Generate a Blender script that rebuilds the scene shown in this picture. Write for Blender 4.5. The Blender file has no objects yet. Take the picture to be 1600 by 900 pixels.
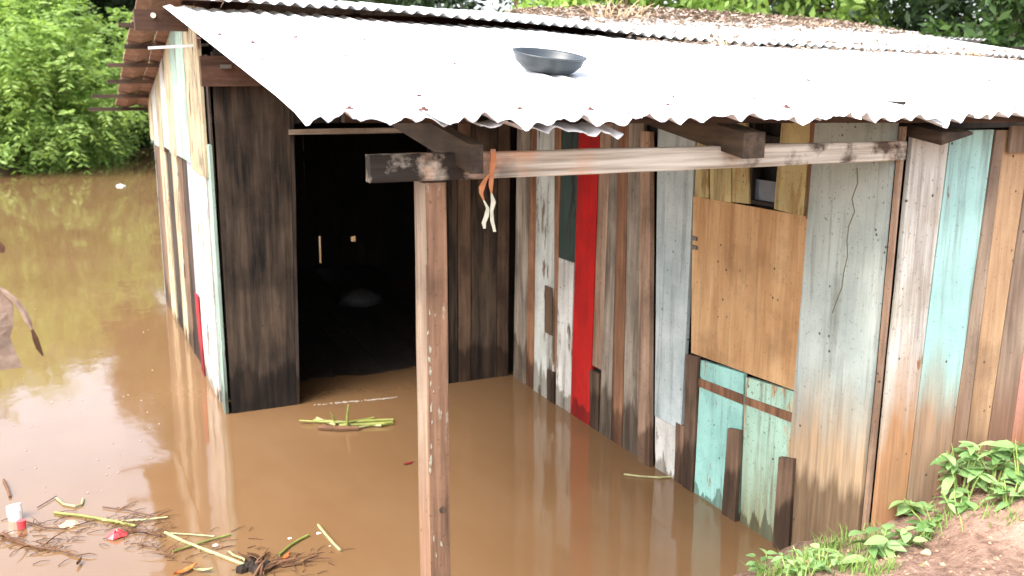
import bpy, math, random
import numpy as np
from mathutils import Vector, Matrix, Euler
R = math.radians
random.seed(7); RNG = np.random.default_rng(11)
S = bpy.context.scene
COL = S.collection

# ------------------------------------------------------------------ camera, world, sun, exposure
PITCH, YAW, EYE = 0.21109, 0.43402, 2.3
LENS_PX = 1540.0                                   # focal length for a 1600 px wide frame
cam = bpy.data.cameras.new('camera'); cam.sensor_width = 36.0; cam.lens = LENS_PX / 1600 * 36
cam.clip_start = 0.05; cam.clip_end = 3000
cam.dof.use_dof = True; cam.dof.focus_distance = 4.2; cam.dof.aperture_fstop = 3.6
camo = bpy.data.objects.new('camera', cam); COL.objects.link(camo)
camo.location = (0, 0, EYE); camo.rotation_euler = (math.pi/2 - PITCH, 0, -YAW)
S.camera = camo

SUN_EL, SUN_AZ = R(54), R(250)                     # thick overcast: a very soft sun on the left
w = bpy.data.worlds.new('World'); S.world = w; w.use_nodes = True
nt = w.node_tree; nt.nodes.clear()
sky = nt.nodes.new('ShaderNodeTexSky'); sky.sky_type = 'NISHITA'; sky.sun_disc = False
sky.sun_elevation = SUN_EL; sky.sun_rotation = SUN_AZ; sky.air_density = 1.0; sky.dust_density = 4.0; sky.ozone_density = 1.0
hs = nt.nodes.new('ShaderNodeHueSaturation'); hs.inputs['Saturation'].default_value = 0.5
bg = nt.nodes.new('ShaderNodeBackground'); bg.inputs['Strength'].default_value = 0.15
out = nt.nodes.new('ShaderNodeOutputWorld')
nt.links.new(sky.outputs[0], hs.inputs['Color']); nt.links.new(hs.outputs[0], bg.inputs[0]); nt.links.new(bg.outputs[0], out.inputs[0])
sl = bpy.data.lights.new('sun', 'SUN'); sl.energy = 0.7; sl.angle = R(45); sl.color = (1.0, 0.985, 0.96)
so = bpy.data.objects.new('sun', sl); COL.objects.link(so)
sd = Vector((math.sin(SUN_AZ)*math.cos(SUN_EL), math.cos(SUN_AZ)*math.cos(SUN_EL), math.sin(SUN_EL)))
so.rotation_euler = (-sd).to_track_quat('-Z', 'Y').to_euler()
S.view_settings.view_transform = 'Standard'; S.view_settings.look = 'None'
S.view_settings.exposure = 2.38; S.view_settings.gamma = 1.0
S.cycles.max_bounces = 8; S.cycles.diffuse_bounces = 4; S.cycles.use_denoising = True

# ------------------------------------------------------------------ measuring helpers (photo pixel -> point on a real plane)
_fw = Vector((math.sin(YAW)*math.cos(PITCH), math.cos(YAW)*math.cos(PITCH), -math.sin(PITCH)))
_rt = Vector((math.cos(YAW), -math.sin(YAW), 0)); _up = _rt.cross(_fw)
EYEV = Vector((0, 0, EYE))
def ray(x, y): return _fw + _rt*((x-800)/LENS_PX) - _up*((y-450)/LENS_PX)
def onp(x, y, ax, v):
    r = ray(x, y); return EYEV + r*((v-EYEV[ax])/r[ax])
def onw(x, y, z=0.0): return onp(x, y, 2, z)

# ------------------------------------------------------------------ object helpers
WORG = {}
def tag(o, label=None, cat=None, group=None, kind=None):
    if label: o['label'] = label
    if cat: o['category'] = cat
    if group: o['group'] = group
    if kind: o['kind'] = kind
    return o
def empty(name, loc, label=None, cat=None, group=None, parent=None):
    o = bpy.data.objects.new(name, None); COL.objects.link(o); o.empty_display_size = .1
    loc = Vector(loc); WORG[o.name] = loc
    o.location = loc - (WORG[parent.name] if parent else Vector((0, 0, 0)))
    if parent: o.parent = parent
    return tag(o, label, cat, group)
def mk(name, V, F, mat, parent=None, smooth=False, base=None):
    V = np.asarray(V, dtype=float).reshape(-1, 3)
    if base is None:
        mn, mx = V.min(0), V.max(0); base = np.array([(mn[0]+mx[0])/2, (mn[1]+mx[1])/2, mn[2]])
    base = np.array(base, dtype=float)
    me = bpy.data.meshes.new(name)
    if isinstance(F, np.ndarray):
        k = F.shape[1]; n = len(F)
        me.vertices.add(len(V)); me.vertices.foreach_set('co', (V-base).astype(np.float32).ravel())
        me.loops.add(n*k); me.loops.foreach_set('vertex_index', F.astype(np.int32).ravel())
        me.polygons.add(n); me.polygons.foreach_set('loop_start', np.arange(0, n*k, k, dtype=np.int32))
        try: me.polygons.foreach_set('loop_total', np.full(n, k, dtype=np.int32))
        except Exception: pass
        me.update(calc_edges=True); me.validate()
    else:
        me.from_pydata([tuple(v) for v in (V-base)], [], F); me.update()
    if mat: me.materials.append(mat)
    if smooth: me.polygons.foreach_set('use_smooth', [True]*len(me.polygons))
    o = bpy.data.objects.new(name, me); COL.objects.link(o)
    WORG[o.name] = Vector(base)
    o.location = Vector(base) - (WORG[parent.name] if parent else Vector((0, 0, 0)))
    if parent: o.parent = parent
    return o
class MB:
    def __init__(s): s.v = []; s.f = []
    def add(s, V, F):
        n = len(s.v); s.v += [tuple(v) for v in V]; s.f += [tuple(i+n for i in f) for f in F]; return s
    def box(s, a, b):
        x0, y0, z0 = a; x1, y1, z1 = b
        return s.add([(x0,y0,z0),(x1,y0,z0),(x1,y1,z0),(x0,y1,z0),(x0,y0,z1),(x1,y0,z1),(x1,y1,z1),(x0,y1,z1)],
                     [(0,3,2,1),(4,5,6,7),(0,1,5,4),(1,2,6,5),(2,3,7,6),(3,0,4,7)])
    def bar(s, p, q, wd, ht, upv=(0,0,1), seg=1, jit=0.0):
        p, q = Vector(p), Vector(q); d = (q-p).normalized(); u = Vector(upv)
        sx = d.cross(u).normalized(); u = sx.cross(d).normalized(); V = []
        for i in range(seg+1):
            c = p.lerp(q, i/seg)
            for a, b in ((-1,-1),(1,-1),(1,1),(-1,1)):
                V.append(c + sx*(a*wd/2+random.uniform(-jit, jit)) + u*(b*ht/2+random.uniform(-jit, jit)))
        F = [(0,1,2,3)] + [tuple(seg*4+k for k in (3,2,1,0))]
        for i in range(seg):
            for k in range(4):
                F.append((i*4+k, (i+1)*4+k, (i+1)*4+(k+1)%4, i*4+(k+1)%4))
        return s.add(V, F)
    def tube(s, pts, rads, n=6):
        pts = [Vector(p) for p in pts]; m = len(pts)
        if not hasattr(rads, '__len__'): rads = [rads]*m
        V = []; F = []; ref = None
        for i, p in enumerate(pts):
            d = (pts[min(i+1, m-1)]-pts[max(i-1, 0)]).normalized()
            if ref is None: ref = d.orthogonal().normalized()
            ref = (ref - d*ref.dot(d)); ref = ref.normalized() if ref.length > 1e-5 else d.orthogonal().normalized()
            b = d.cross(ref)
            for k in range(n):
                a = 2*math.pi*k/n; V.append(p + (ref*math.cos(a)+b*math.sin(a))*rads[i])
        for i in range(m-1):
            for k in range(n): F.append((i*n+k, i*n+(k+1)%n, (i+1)*n+(k+1)%n, (i+1)*n+k))
        F.append(tuple(range(n-1, -1, -1))); F.append(tuple((m-1)*n+k for k in range(n)))
        return s.add(V, F)
    def build(s, name, mat, parent=None, smooth=False, base=None): return mk(name, s.v, s.f, mat, parent, smooth, base)

# ------------------------------------------------------------------ materials
def lin(*c): return tuple(((v/255+0.055)/1.055)**2.4 if v > 10 else v/255/12.92 for v in c) + (1.0,)
class NT:
    def __init__(s, name):
        s.m = bpy.data.materials.new(name); s.m.use_nodes = True; s.t = s.m.node_tree; s.t.nodes.clear()
        s.out = s.n('ShaderNodeOutputMaterial')
    def n(s, ty, **kw):
        x = s.t.nodes.new(ty)
        for k, v in kw.items():
            if k in x.inputs: x.inputs[k].default_value = v
            else: setattr(x, k, v)
        return x
    def l(s, a, b): s.t.links.new(a, b)
    def noise(s, vec, scale, detail=4, rough=.55):
        x = s.n('ShaderNodeTexNoise'); x.inputs['Scale'].default_value = scale; x.inputs['Detail'].default_value = detail
        x.inputs['Roughness'].default_value = rough; s.l(vec, x.inputs['Vector']); return x.outputs['Fac']
    def mapv(s, vec, sc):
        x = s.n('ShaderNodeMapping'); x.inputs['Scale'].default_value = sc; s.l(vec, x.inputs['Vector']); return x.outputs[0]
    def ramp(s, fac, *stops, mode='LINEAR'):
        x = s.n('ShaderNodeValToRGB'); e = x.color_ramp; e.interpolation = mode
        while len(e.elements) < len(stops): e.elements.new(.5)
        for k, (p, c) in enumerate(stops):
            e.elements[k].position = p; e.elements[k].color = c if hasattr(c, '__len__') else (c, c, c, 1)
        s.l(fac, x.inputs[0]); return x.outputs[0]
    def mix(s, fac, a, b, bt='MIX'):
        x = s.n('ShaderNodeMix'); x.data_type = 'RGBA'; x.blend_type = bt
        for v, i in ((fac, 0), (a, 6), (b, 7)):
            if hasattr(v, 'is_linked') or hasattr(v, 'node'): s.l(v, x.inputs[i])
            else: x.inputs[i].default_value = v
        return x.outputs[2]
    def math(s, op, a, b=0.0, c=None, clamp=False):
        x = s.n('ShaderNodeMath'); x.operation = op; x.use_clamp = clamp
        for i, v in enumerate((a, b, c)):
            if v is None: continue
            if hasattr(v, 'node'): s.l(v, x.inputs[i])
            else: x.inputs[i].default_value = v
        return x.outputs[0]
    def bsdf(s, color, rough=.8, spec=.3, bump=None, bs=.3, bd=.01, **kw):
        b = s.n('ShaderNodeBsdfPrincipled')
        for v, i in ((color, 'Base Color'), (rough, 'Roughness')):
            if hasattr(v, 'node'): s.l(v, b.inputs[i])
            else: b.inputs[i].default_value = v
        b.inputs['Specular IOR Level'].default_value = spec
        for k, v in kw.items(): b.inputs[k].default_value = v
        if bump is not None:
            x = s.n('ShaderNodeBump'); x.inputs['Strength'].default_value = bs; x.inputs['Distance'].default_value = bd
            s.l(bump, x.inputs['Height']); s.l(x.outputs[0], b.inputs['Normal'])
        s.l(b.outputs[0], s.out.inputs[0]); return b

def wood(name, light, dark, paint=None, cover=.6, paint2=None, stain=None, sz=.5, sw=.35, wet=.22, along='Z', rough=.75, spots=True, grime=.55):
    """weathered board: grain, worn paint, mud stain rising from the flood, dark wet foot"""
    g = NT(name)
    pos = g.n('ShaderNodeNewGeometry').outputs['Position']
    oi = g.n('ShaderNodeObjectInfo')
    off = g.n('ShaderNodeVectorMath'); off.operation = 'ADD'; g.l(pos, off.inputs[0])
    rnd = g.n('ShaderNodeVectorMath'); rnd.operation = 'SCALE'; rnd.inputs[0].default_value = (7.3, 3.1, 11.7)
    g.l(oi.outputs['Random'], rnd.inputs['Scale']); g.l(rnd.outputs[0], off.inputs[1])
    vec = off.outputs[0]
    long, fat = 1.3, 26
    sc = {'Z': (fat, fat, long), 'X': (long, fat, fat), 'Y': (fat, long, fat)}[along]
    grain = g.noise(g.mapv(vec, sc), 1.6, 7, .62)
    sc2 = tuple(v if v > 1 else .5 for v in (s*.22 for s in sc))
    streak = g.noise(g.mapv(vec, sc2), 1.3, 5, .6)
    blot = g.noise(vec, 3.2, 5, .6)
    md = tuple((a+c)/2 for a, c in zip(light, dark))
    cloud = g.noise(g.mapv(vec, tuple(v if v < 5 else 5 for v in sc)), 1.5, 4, .55)
    tone = g.math('ADD', g.math('MULTIPLY', grain, .45), g.math('MULTIPLY', cloud, .55))
    col = g.ramp(tone, (.36, dark), (.5, md), (.62, light))
    col = g.mix(g.ramp(blot, (.32, 0.5), (.5, 0.0)), col, tuple(v*.5 for v in dark[:3])+(1,))
    if paint:
        p2 = paint2 or tuple(v*.72 for v in paint[:3])+(1,)
        pc = g.mix(g.ramp(blot, (.38, 0.0), (.66, 1.0)), paint, p2)
        pc = g.mix(g.ramp(cloud, (.36, .40), (.5, 0.0)), pc, tuple(v*.72 for v in paint[:3])+(1,))
        chip = g.noise(g.mapv(vec, tuple(v*(.9 if v > 5 else 4) for v in sc)), 1.0, 6, .68)
        m = g.math('ADD', g.math('MULTIPLY', cloud, .55), g.math('MULTIPLY', chip, .45))
        lo = .66 - .36*cover
        col = g.mix(g.ramp(m, (lo-.012, 0.0), (lo+.016, 1.0)), col, pc)
    # grime: vertical drips and fine specks
    drip = g.noise(g.mapv(vec, tuple(v*.55 if v > 5 else .8 for v in sc)), 1.1, 6, .66)
    col = g.mix(g.ramp(drip, (.50, 0.0), (.66, grime)), col, tuple(v*.45 for v in dark[:3])+(1,))
    fine = g.noise(vec, 70, 3, .6)
    col = g.mix(g.ramp(fine, (.62, 0.0), (.70, grime)), col, lin(70, 54, 42))
    # per board shade
    v = g.math('MULTIPLY_ADD', oi.outputs['Random'], .34, .83)
    cv = g.n('ShaderNodeCombineColor'); [g.l(v, cv.inputs[i]) for i in range(3)]
    col = g.mix(1.0, col, cv.outputs[0], 'MULTIPLY')
    sx = g.n('ShaderNodeSeparateXYZ'); g.l(pos, sx.inputs[0]); z = sx.outputs['Z']
    if stain:
        h = g.math('ADD', z, g.math('MULTIPLY', g.math('ADD', streak, -.5), -sw*2.4))
        f = g.n('ShaderNodeMapRange'); f.inputs[1].default_value = sz-sw*.55; f.inputs[2].default_value = sz+sw*.55
        f.inputs[3].default_value = .92; f.inputs[4].default_value = 0.0; g.l(h, f.inputs[0])
        col = g.mix(f.outputs[0], col, g.mix(g.ramp(grain, (.35, 0.0), (.65, 1.0)), tuple(v*.6 for v in stain[:3])+(1,), stain))
    if wet:
        h = g.math('ADD', z, g.math('MULTIPLY', g.math('ADD', g.noise(g.mapv(vec, tuple(min(v, 9) for v in sc)), 1.6, 5), -.5), -.42))
        f = g.n('ShaderNodeMapRange'); f.inputs[1].default_value = wet*.88; f.inputs[2].default_value = wet*1.08
        f.inputs[3].default_value = .92; f.inputs[4].default_value = 0.0; g.l(h, f.inputs[0])
        col = g.mix(g.math('MULTIPLY', f.outputs[0], g.ramp(cloud, (.36, 1.0), (.64, .8))), col, g.mix(1.0, col, (.30, .26, .22, 1), 'MULTIPLY'))
    if spots:                                     # old nail holes, knots
        vo = g.n('ShaderNodeTexVoronoi'); vo.inputs['Scale'].default_value = 17; g.l(vec, vo.inputs['Vector'])
        sp = g.ramp(vo.outputs['Distance'], (.08, 1.0), (.14, 0.0))
        sp = g.math('MULTIPLY', sp, g.ramp(g.noise(vec, 5, 2), (.52, 0.0), (.58, .85)))
        col = g.mix(sp, col, lin(45, 33, 26))
    g.bsdf(col, rough, .25, g.math('ADD', g.math('MULTIPLY', grain, .7), g.math('MULTIPLY', blot, .5)), .55, .008)
    return g.m

BR_L, BR_D = lin(138, 110, 88), lin(76, 57, 44)
GR_L, GR_D = lin(150, 138, 122), lin(84, 73, 62)
MUD = lin(150, 108, 74)
M = {}
M['brown'] = wood('brown_wood', BR_L, BR_D)
M['orange'] = wood('orange_brown_wood', lin(146, 106, 78), lin(86, 58, 41))
M['pinkish'] = wood('pinkish_wood', lin(172, 144, 120), lin(118, 92, 74))
M['greywood'] = wood('grey_wood', GR_L, GR_D, wet=.3)
M['darkwood'] = wood('dark_wood', lin(74, 62, 52), lin(34, 28, 24))
M['char'] = wood('blackened_wood', lin(82, 68, 55), lin(12, 9, 7), wet=.3)
M['wetbrown'] = wood('wet_brown_wood', lin(106, 84, 66), lin(58, 44, 34), wet=.25)
M['red'] = wood('red_paint', BR_L, BR_D, lin(160, 18, 14), .95, lin(130, 14, 11), wet=.08, spots=False, grime=.35)
M['redold'] = wood('old_red_paint', BR_L, BR_D, lin(170, 40, 48), .9)
M['white'] = wood('white_paint', GR_L, GR_D, lin(190, 188, 180), .66, lin(160, 156, 148), wet=.08)
M['lilac'] = wood('lilac_white_paint', GR_L, GR_D, lin(180, 178, 190), .8, wet=.03)
M['cream'] = wood('cream_paint', BR_L, BR_D, lin(176, 163, 134), .62, lin(150, 134, 106), wet=.06)
M['palegrey'] = wood('pale_blue_grey_paint', GR_L, lin(112, 108, 100), lin(172, 180, 177), .86, lin(142, 154, 152), wet=.03)
M['bigboard'] = wood('pale_board', GR_L, lin(120, 110, 95), lin(170, 178, 170), .9, lin(144, 154, 148), stain=lin(166, 138, 106), sz=.80, sw=.34, wet=.50)
M['lowgrey'] = wood('grey_white_paint', GR_L, GR_D, lin(176, 178, 170), .62, lin(148, 148, 140), wet=.22)
M['turq'] = wood('turquoise_paint', lin(180, 150, 120), lin(110, 84, 66), lin(142, 186, 175), .72, lin(116, 158, 148), wet=.03)
M['turqworn'] = wood('worn_green_paint', lin(190, 176, 140), lin(120, 96, 72), lin(146, 174, 156), .58, lin(118, 148, 130), stain=lin(120, 116, 84), sz=.22, sw=.5, wet=.08, grime=.8)
M['aqua'] = wood('pale_aqua_paint', lin(180, 150, 120), lin(120, 90, 70), lin(168, 208, 199), .88, lin(148, 186, 180), stain=lin(166, 128, 98), sz=.95, sw=.3)
M['green'] = wood('dark_green_paint', lin(70, 72, 64), lin(36, 40, 36), lin(52, 66, 60), .6)
M['mint'] = wood('mint_paint', GR_L, GR_D, lin(148, 170, 156), .7)
M['ply'] = wood('plywood', lin(196, 160, 116), lin(166, 124, 82), wet=0, grime=.4)
M['yellow'] = wood('yellow_board', lin(190, 168, 112), lin(140, 114, 72), lin(188, 172, 122), .5, wet=0)
M['whitestain'] = wood('stained_white_paint', lin(190, 150, 110), lin(140, 100, 72), lin(206, 203, 194), .8, lin(184, 178, 162), stain=lin(168, 120, 78), sz=.95, sw=.38)
M['ochre'] = wood('ochre_board', lin(180, 150, 114), lin(142, 110, 82), stain=lin(146, 114, 86), sz=.8, sw=.4, wet=0)
M['greyright'] = wood('grey_brown_board', lin(152, 134, 114), lin(104, 86, 72), stain=lin(134, 102, 80), sz=.9, sw=.4, wet=0)
M['salmon'] = wood('salmon_paint', lin(190, 150, 120), lin(140, 100, 80), lin(192, 142, 126), .75, stain=lin(176, 126, 92), sz=.8, sw=.3, wet=0)
M['beam'] = wood('beam_wood', lin(196, 182, 162), lin(136, 118, 100), along='X', wet=0)
M['darkX'] = wood('dark_beam_wood', lin(92, 72, 58), lin(40, 30, 25), along='X', wet=0)
M['darkY'] = wood('dark_rafter_wood', lin(84, 70, 56), lin(40, 33, 27), along='Y', wet=0)
M['redbeam'] = wood('red_brown_beam', lin(92, 66, 52), lin(50, 34, 27), along='X', wet=0)
M['post'] = wood('post_wood', lin(138, 106, 82), lin(76, 55, 42), lin(168, 160, 142), .2, wet=0, grime=.7)
M['inside'] = wood('dark_inside_wood', lin(46, 38, 32), lin(20, 17, 15), wet=0)

def simple(name, c, rough=.6, spec=.4, var=.25, scale=8, **kw):
    g = NT(name); tc = g.n('ShaderNodeTexCoord').outputs['Object']
    n = g.noise(tc, scale, 5)
    col = g.mix(g.ramp(n, (.3, 0.0), (.7, 1.0)), tuple(v*(1-var) for v in c[:3])+(1,), tuple(min(1, v*(1+var)) for v in c[:3])+(1,))
    g.bsdf(col, rough, spec, n, .3, .004, **kw); return g.m

def roofmat(name, base, litter=0.0):
    g = NT(name); pos = g.n('ShaderNodeNewGeometry').outputs['Position']
    n1 = g.noise(pos, 1.4, 6); n2 = g.noise(pos, 26, 4); n3 = g.noise(g.mapv(pos, (14, 1.2, 1)), 1.5, 5)
    col = g.mix(g.ramp(n1, (.35, .35), (.6, 0.0)), base, tuple(v*.8 for v in base[:3])+(1,))
    col = g.mix(g.ramp(n3, (.3, .35), (.5, 0.0)), col, tuple(v*.7 for v in base[:3])+(1,))
    k = .70-.14*litter
    col = g.mix(g.ramp(n2, (k, 0.0), (k+.06, .75)), col, lin(110, 96, 86))
    g.bsdf(col, .55, .4, n2, .15, .003); return g.m
M['sheet'] = roofmat('zinc_sheet', (.66, .67, .67, 1))
M['sheet_litter'] = roofmat('lichen_zinc_sheet', (.60, .59, .57, 1), 1.0)
M['rust'] = simple('rusty_metal', lin(88, 58, 52), .8, .2)
M['steel'] = simple('dull_steel', lin(120, 118, 112), .45, .5, Metallic=.7)
M['tile'] = simple('clay_tile', lin(140, 112, 98), .85, .2, .3, 12)
M['black'] = simple('black_plastic', lin(44, 50, 54), .38, .5, .2)
M['glass'] = simple('dusty_glass', lin(70, 80, 88), .15, .6, .2)
M['stem'] = simple('green_stem', lin(112, 116, 56), .5, .3, .35, 14)
M['palestem'] = simple('pale_stem', lin(140, 136, 96), .5, .3, .3, 14)
M['twig'] = simple('brown_twig', lin(92, 66, 48), .8, .2, .3, 14)
M['deadleaf'] = simple('dead_leaf', lin(140, 120, 104), .8, .2, .4, 18)
M['orangeleaf'] = simple('orange_leaf', lin(190, 108, 56), .7, .2, .3, 18)
M['whiteplastic'] = simple('white_plastic', lin(226, 226, 222), .35, .5, .08)
M['redplastic'] = simple('red_plastic', lin(206, 66, 70), .3, .5, .2, 30)
M['tan'] = simple('tan_scrap', lin(190, 164, 132), .8, .2, .3, 30)
M['ragorange'] = simple('orange_cloth', lin(190, 128, 90), .9, .1, .3, 25)
M['ragpale'] = simple('pale_cloth', lin(192, 190, 170), .9, .1, .25, 25)
M['bark'] = simple('bark', lin(110, 92, 72), .9, .1, .4, 5)
M['foam'] = simple('foam', lin(150, 140, 126), .6, .3, .1)
M['oldcrack'] = simple('dark_crack', lin(112, 108, 84), .9, .1)
M['baggrey'] = simple('grey_plastic', lin(66, 66, 64), .5, .4, .2, 20)
M['flake'] = simple('old_paint_flake', lin(150, 148, 132), .9, .1, .4, 60)
M['litter'] = simple('dry_leaf_litter', lin(136, 104, 84), .9, .1, .4, 6)

def leafmat(name, *cols, tr=.4, rough=.5):
    g = NT(name); ri = g.n('ShaderNodeNewGeometry').outputs['Random Per Island']
    oi = g.n('ShaderNodeObjectInfo').outputs['Random']
    r = g.math('FRACT', g.math('ADD', ri, oi))
    n = len(cols); col = g.ramp(r, *[((k+.5)/n, c) for k, c in enumerate(cols)])
    b = g.n('ShaderNodeBsdfPrincipled'); g.l(col, b.inputs['Base Color']); b.inputs['Roughness'].default_value = rough
    b.inputs['Specular IOR Level'].default_value = .25
    t = g.n('ShaderNodeBsdfTranslucent'); g.l(g.mix(1, col, (1.0, 1.0, .6, 1), 'MULTIPLY'), t.inputs[0])
    mx = g.n('ShaderNodeMixShader'); mx.inputs[0].default_value = tr
    g.l(b.outputs[0], mx.inputs[1]); g.l(t.outputs[0], mx.inputs[2]); g.l(mx.outputs[0], g.out.inputs[0]); return g.m
M['leaf_bright'] = leafmat('bright_leaves', (.29, .44, .11, 1), (.36, .52, .15, 1), (.42, .57, .19, 1), (.17, .28, .06, 1), tr=.5)
M['leaf_dark'] = leafmat('dark_leaves', (.018, .036, .014, 1), (.028, .055, .018, 1), (.042, .075, .022, 1), (.013, .026, .012, 1))
M['leaf_mid'] = leafmat('mid_leaves', (.035, .07, .02, 1), (.055, .105, .028, 1), (.08, .14, .036, 1), (.028, .056, .018, 1))
M['weed'] = leafmat('weed_leaves', (.21, .35, .13, 1), (.27, .43, .17, 1), (.32, .46, .18, 1), (.15, .27, .09, 1), tr=.3)
M['weedstem'] = simple('weed_stem', lin(130, 150, 80), .6, .2)

# ------------------------------------------------------------------ terrain and water
def smooth(a, b, x): t = np.clip((x-a)/(b-a), 0, 1); return t*t*(3-2*t)
def ground_h(x, y):
    x = np.asarray(x, float); y = np.asarray(y, float)
    ye = 3.5 + .2*(np.clip(x, -8, 9)-3.15); s = ye-y
    A = .70 + .32*smooth(3.1, 4.0, x)
    near = np.where(s > 0, A*(1-np.exp(-np.maximum(s, 0)*1.2)), -.7*(1-np.exp(np.minimum(s, 0)*.8)))
    ys = np.interp(x, [-60, -8, -1.2, 1.6, 6, 14, 40], [16, 24, 26.8, 37.6, 38, 24, 20])
    far = np.clip((y-ys)*.3, -1.2, 3.5)
    side = np.clip((np.abs(x)-45)*.1, -2, 3.5)
    h = np.maximum(np.maximum(near, far), side)
    bump = .02*np.sin(x*7.1+y*3.3)+.015*np.sin(x*15.7-y*11.9)+.01*np.sin(x*31+y*27)
    return h + bump*np.where(s > -.3, 1, 3)
def axis(c, fine, n0, n1, far):
    a = np.arange(c-n0, c+n1, fine); lo = a[0]-np.geomspace(fine*2, far, 34); hi = a[-1]+np.geomspace(fine*2, far, 34)
    return np.concatenate([lo[::-1], a, hi])
gx = axis(3.5, .055, 2.5, 3.2, 900); gy = axis(2.6, .055, 1.2, 1.6, 900)
GX, GY = np.meshgrid(gx, gy); GZ = ground_h(GX, GY)
nx, ny = len(gx), len(gy)
idx = np.arange(nx*ny).reshape(ny, nx)
Fq = np.stack([idx[:-1, :-1], idx[:-1, 1:], idx[1:, 1:], idx[1:, :-1]], -1).reshape(-1, 4)
g = NT('dirt'); pos = g.n('ShaderNodeNewGeometry').outputs['Position']
n1 = g.noise(pos, 2.5, 6); n2 = g.noise(pos, 22, 6, .65); n3 = g.noise(pos, 90, 3)
col = g.mix(g.ramp(n1, (.35, 0.0), (.65, 1.0)), lin(124, 99, 85), lin(158, 130, 114))
col = g.mix(g.ramp(n2, (.38, .7), (.52, 0.0)), col, lin(96, 74, 62))
col = g.mix(g.ramp(n2, (.60, 0.0), (.70, .6)), col, lin(180, 154, 138))
col = g.mix(g.ramp(n3, (.66, 0.0), (.72, .6)), col, lin(190, 172, 158))
g.bsdf(col, .95, .1, g.math('ADD', n2, g.math('MULTIPLY', n3, .4)), .9, .03)
M['dirt'] = g.m
tag(mk('ground', np.stack([GX, GY, GZ], -1).reshape(-1, 3), Fq, M['dirt'], smooth=True, base=(0, 0, 0)), kind='structure')

g = NT('flood_water'); pos = g.n('ShaderNodeNewGeometry').outputs['Position']
r1 = g.noise(g.mapv(pos, (1, .6, 1)), 2.2, 3, .5); r2 = g.noise(g.mapv(pos, (1, 1, 1)), 14, 3, .5)
n1 = g.noise(pos, .35, 4)
col = g.mix(g.ramp(n1, (.35, 0.0), (.65, 1.0)), (.140, .077, .035, 1), (.160, .091, .043, 1))
sw_ = g.noise(g.mapv(pos, (1, .45, 1)), 2.6, 6, .62)
col = g.mix(g.ramp(sw_, (.42, 0.0), (.62, .35)), col, (.172, .102, .050, 1))
hgt = g.math('ADD', g.math('MULTIPLY', r1, 1.0), g.math('MULTIPLY', r2, .05))
b = g.bsdf(col, .055, .8, hgt, .16, .02, IOR=1.37)
b.inputs['Specular IOR Level'].default_value = .95
M['water'] = g.m
wx = axis(2, .8, 8, 8, 400); wy = axis(6, .8, 8, 12, 400); WX, WY = np.meshgrid(wx, wy)
ii = np.arange(WX.size).reshape(WX.shape)
Fw = np.stack([ii[:-1, :-1], ii[:-1, 1:], ii[1:, 1:], ii[1:, :-1]], -1).reshape(-1, 4)
tag(mk('flood_water', np.stack([WX, WY, WX*0], -1).reshape(-1, 3), Fw, M['water'], base=(0, 0, 0)), kind='structure')

# ------------------------------------------------------------------ the shack
shack = empty('shack', (3.15, 6.8, 0), 'flooded shack of mismatched coloured planks under a white corrugated roof', 'shack')
SIDE_X, FRONT_Y, LEFT_X, DOOR_Y, BACK_Y = 3.15, 3.03, 0.97, 6.79, 10.75

def roof_low(x, y):
    """lower row of sheets, eave Y 2.75 to Y 6.1"""
    ze = np.interp(x, [.6, 1.0, 3.5, 9], [2.188, 2.172, 2.133, 2.06]); zo = np.interp(x, [.69, 1.9, 3.0, 4.2, 6.84, 7.6, 9], [2.675, 2.628, 2.582, 2.525, 2.47, 2.415, 2.36])
    return ze + (zo-ze)*(np.asarray(y)-2.75)/3.25
def roof_up(x, y):
    """upper row, Y 5.9 to the ridge at 7.7"""
    za = np.interp(x, [.69, 1.9, 3.0, 3.8, 4.6, 6.84, 9], [2.742, 2.695, 2.645, 2.582, 2.545, 2.49, 2.44]); zr = np.interp(x, [.7, 1.5, 2.26, 4.5, 7.85, 9], [2.855, 2.868, 2.852, 2.765, 2.73, 2.69])
    return za + (zr-za)*(np.asarray(y)-5.95)/1.75
def roof_rear(x, y):
    zr = roof_up(x, 7.7)
    zt = np.interp(x, [3.2, 4.2, 5, 6.9, 8.6, 9.9], [2.78, 2.86, 2.91, 2.87, 2.79, 2.70])
    return zr + (zt-zr)*(np.asarray(y)-7.7)/.85
def under(x, y):
    if y < 5.95: return float(roof_low(x, y))
    if y < 7.7: return float(roof_up(x, y))
    return float(roof_up(x, 7.7)) - (y-7.7)*.245

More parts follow.
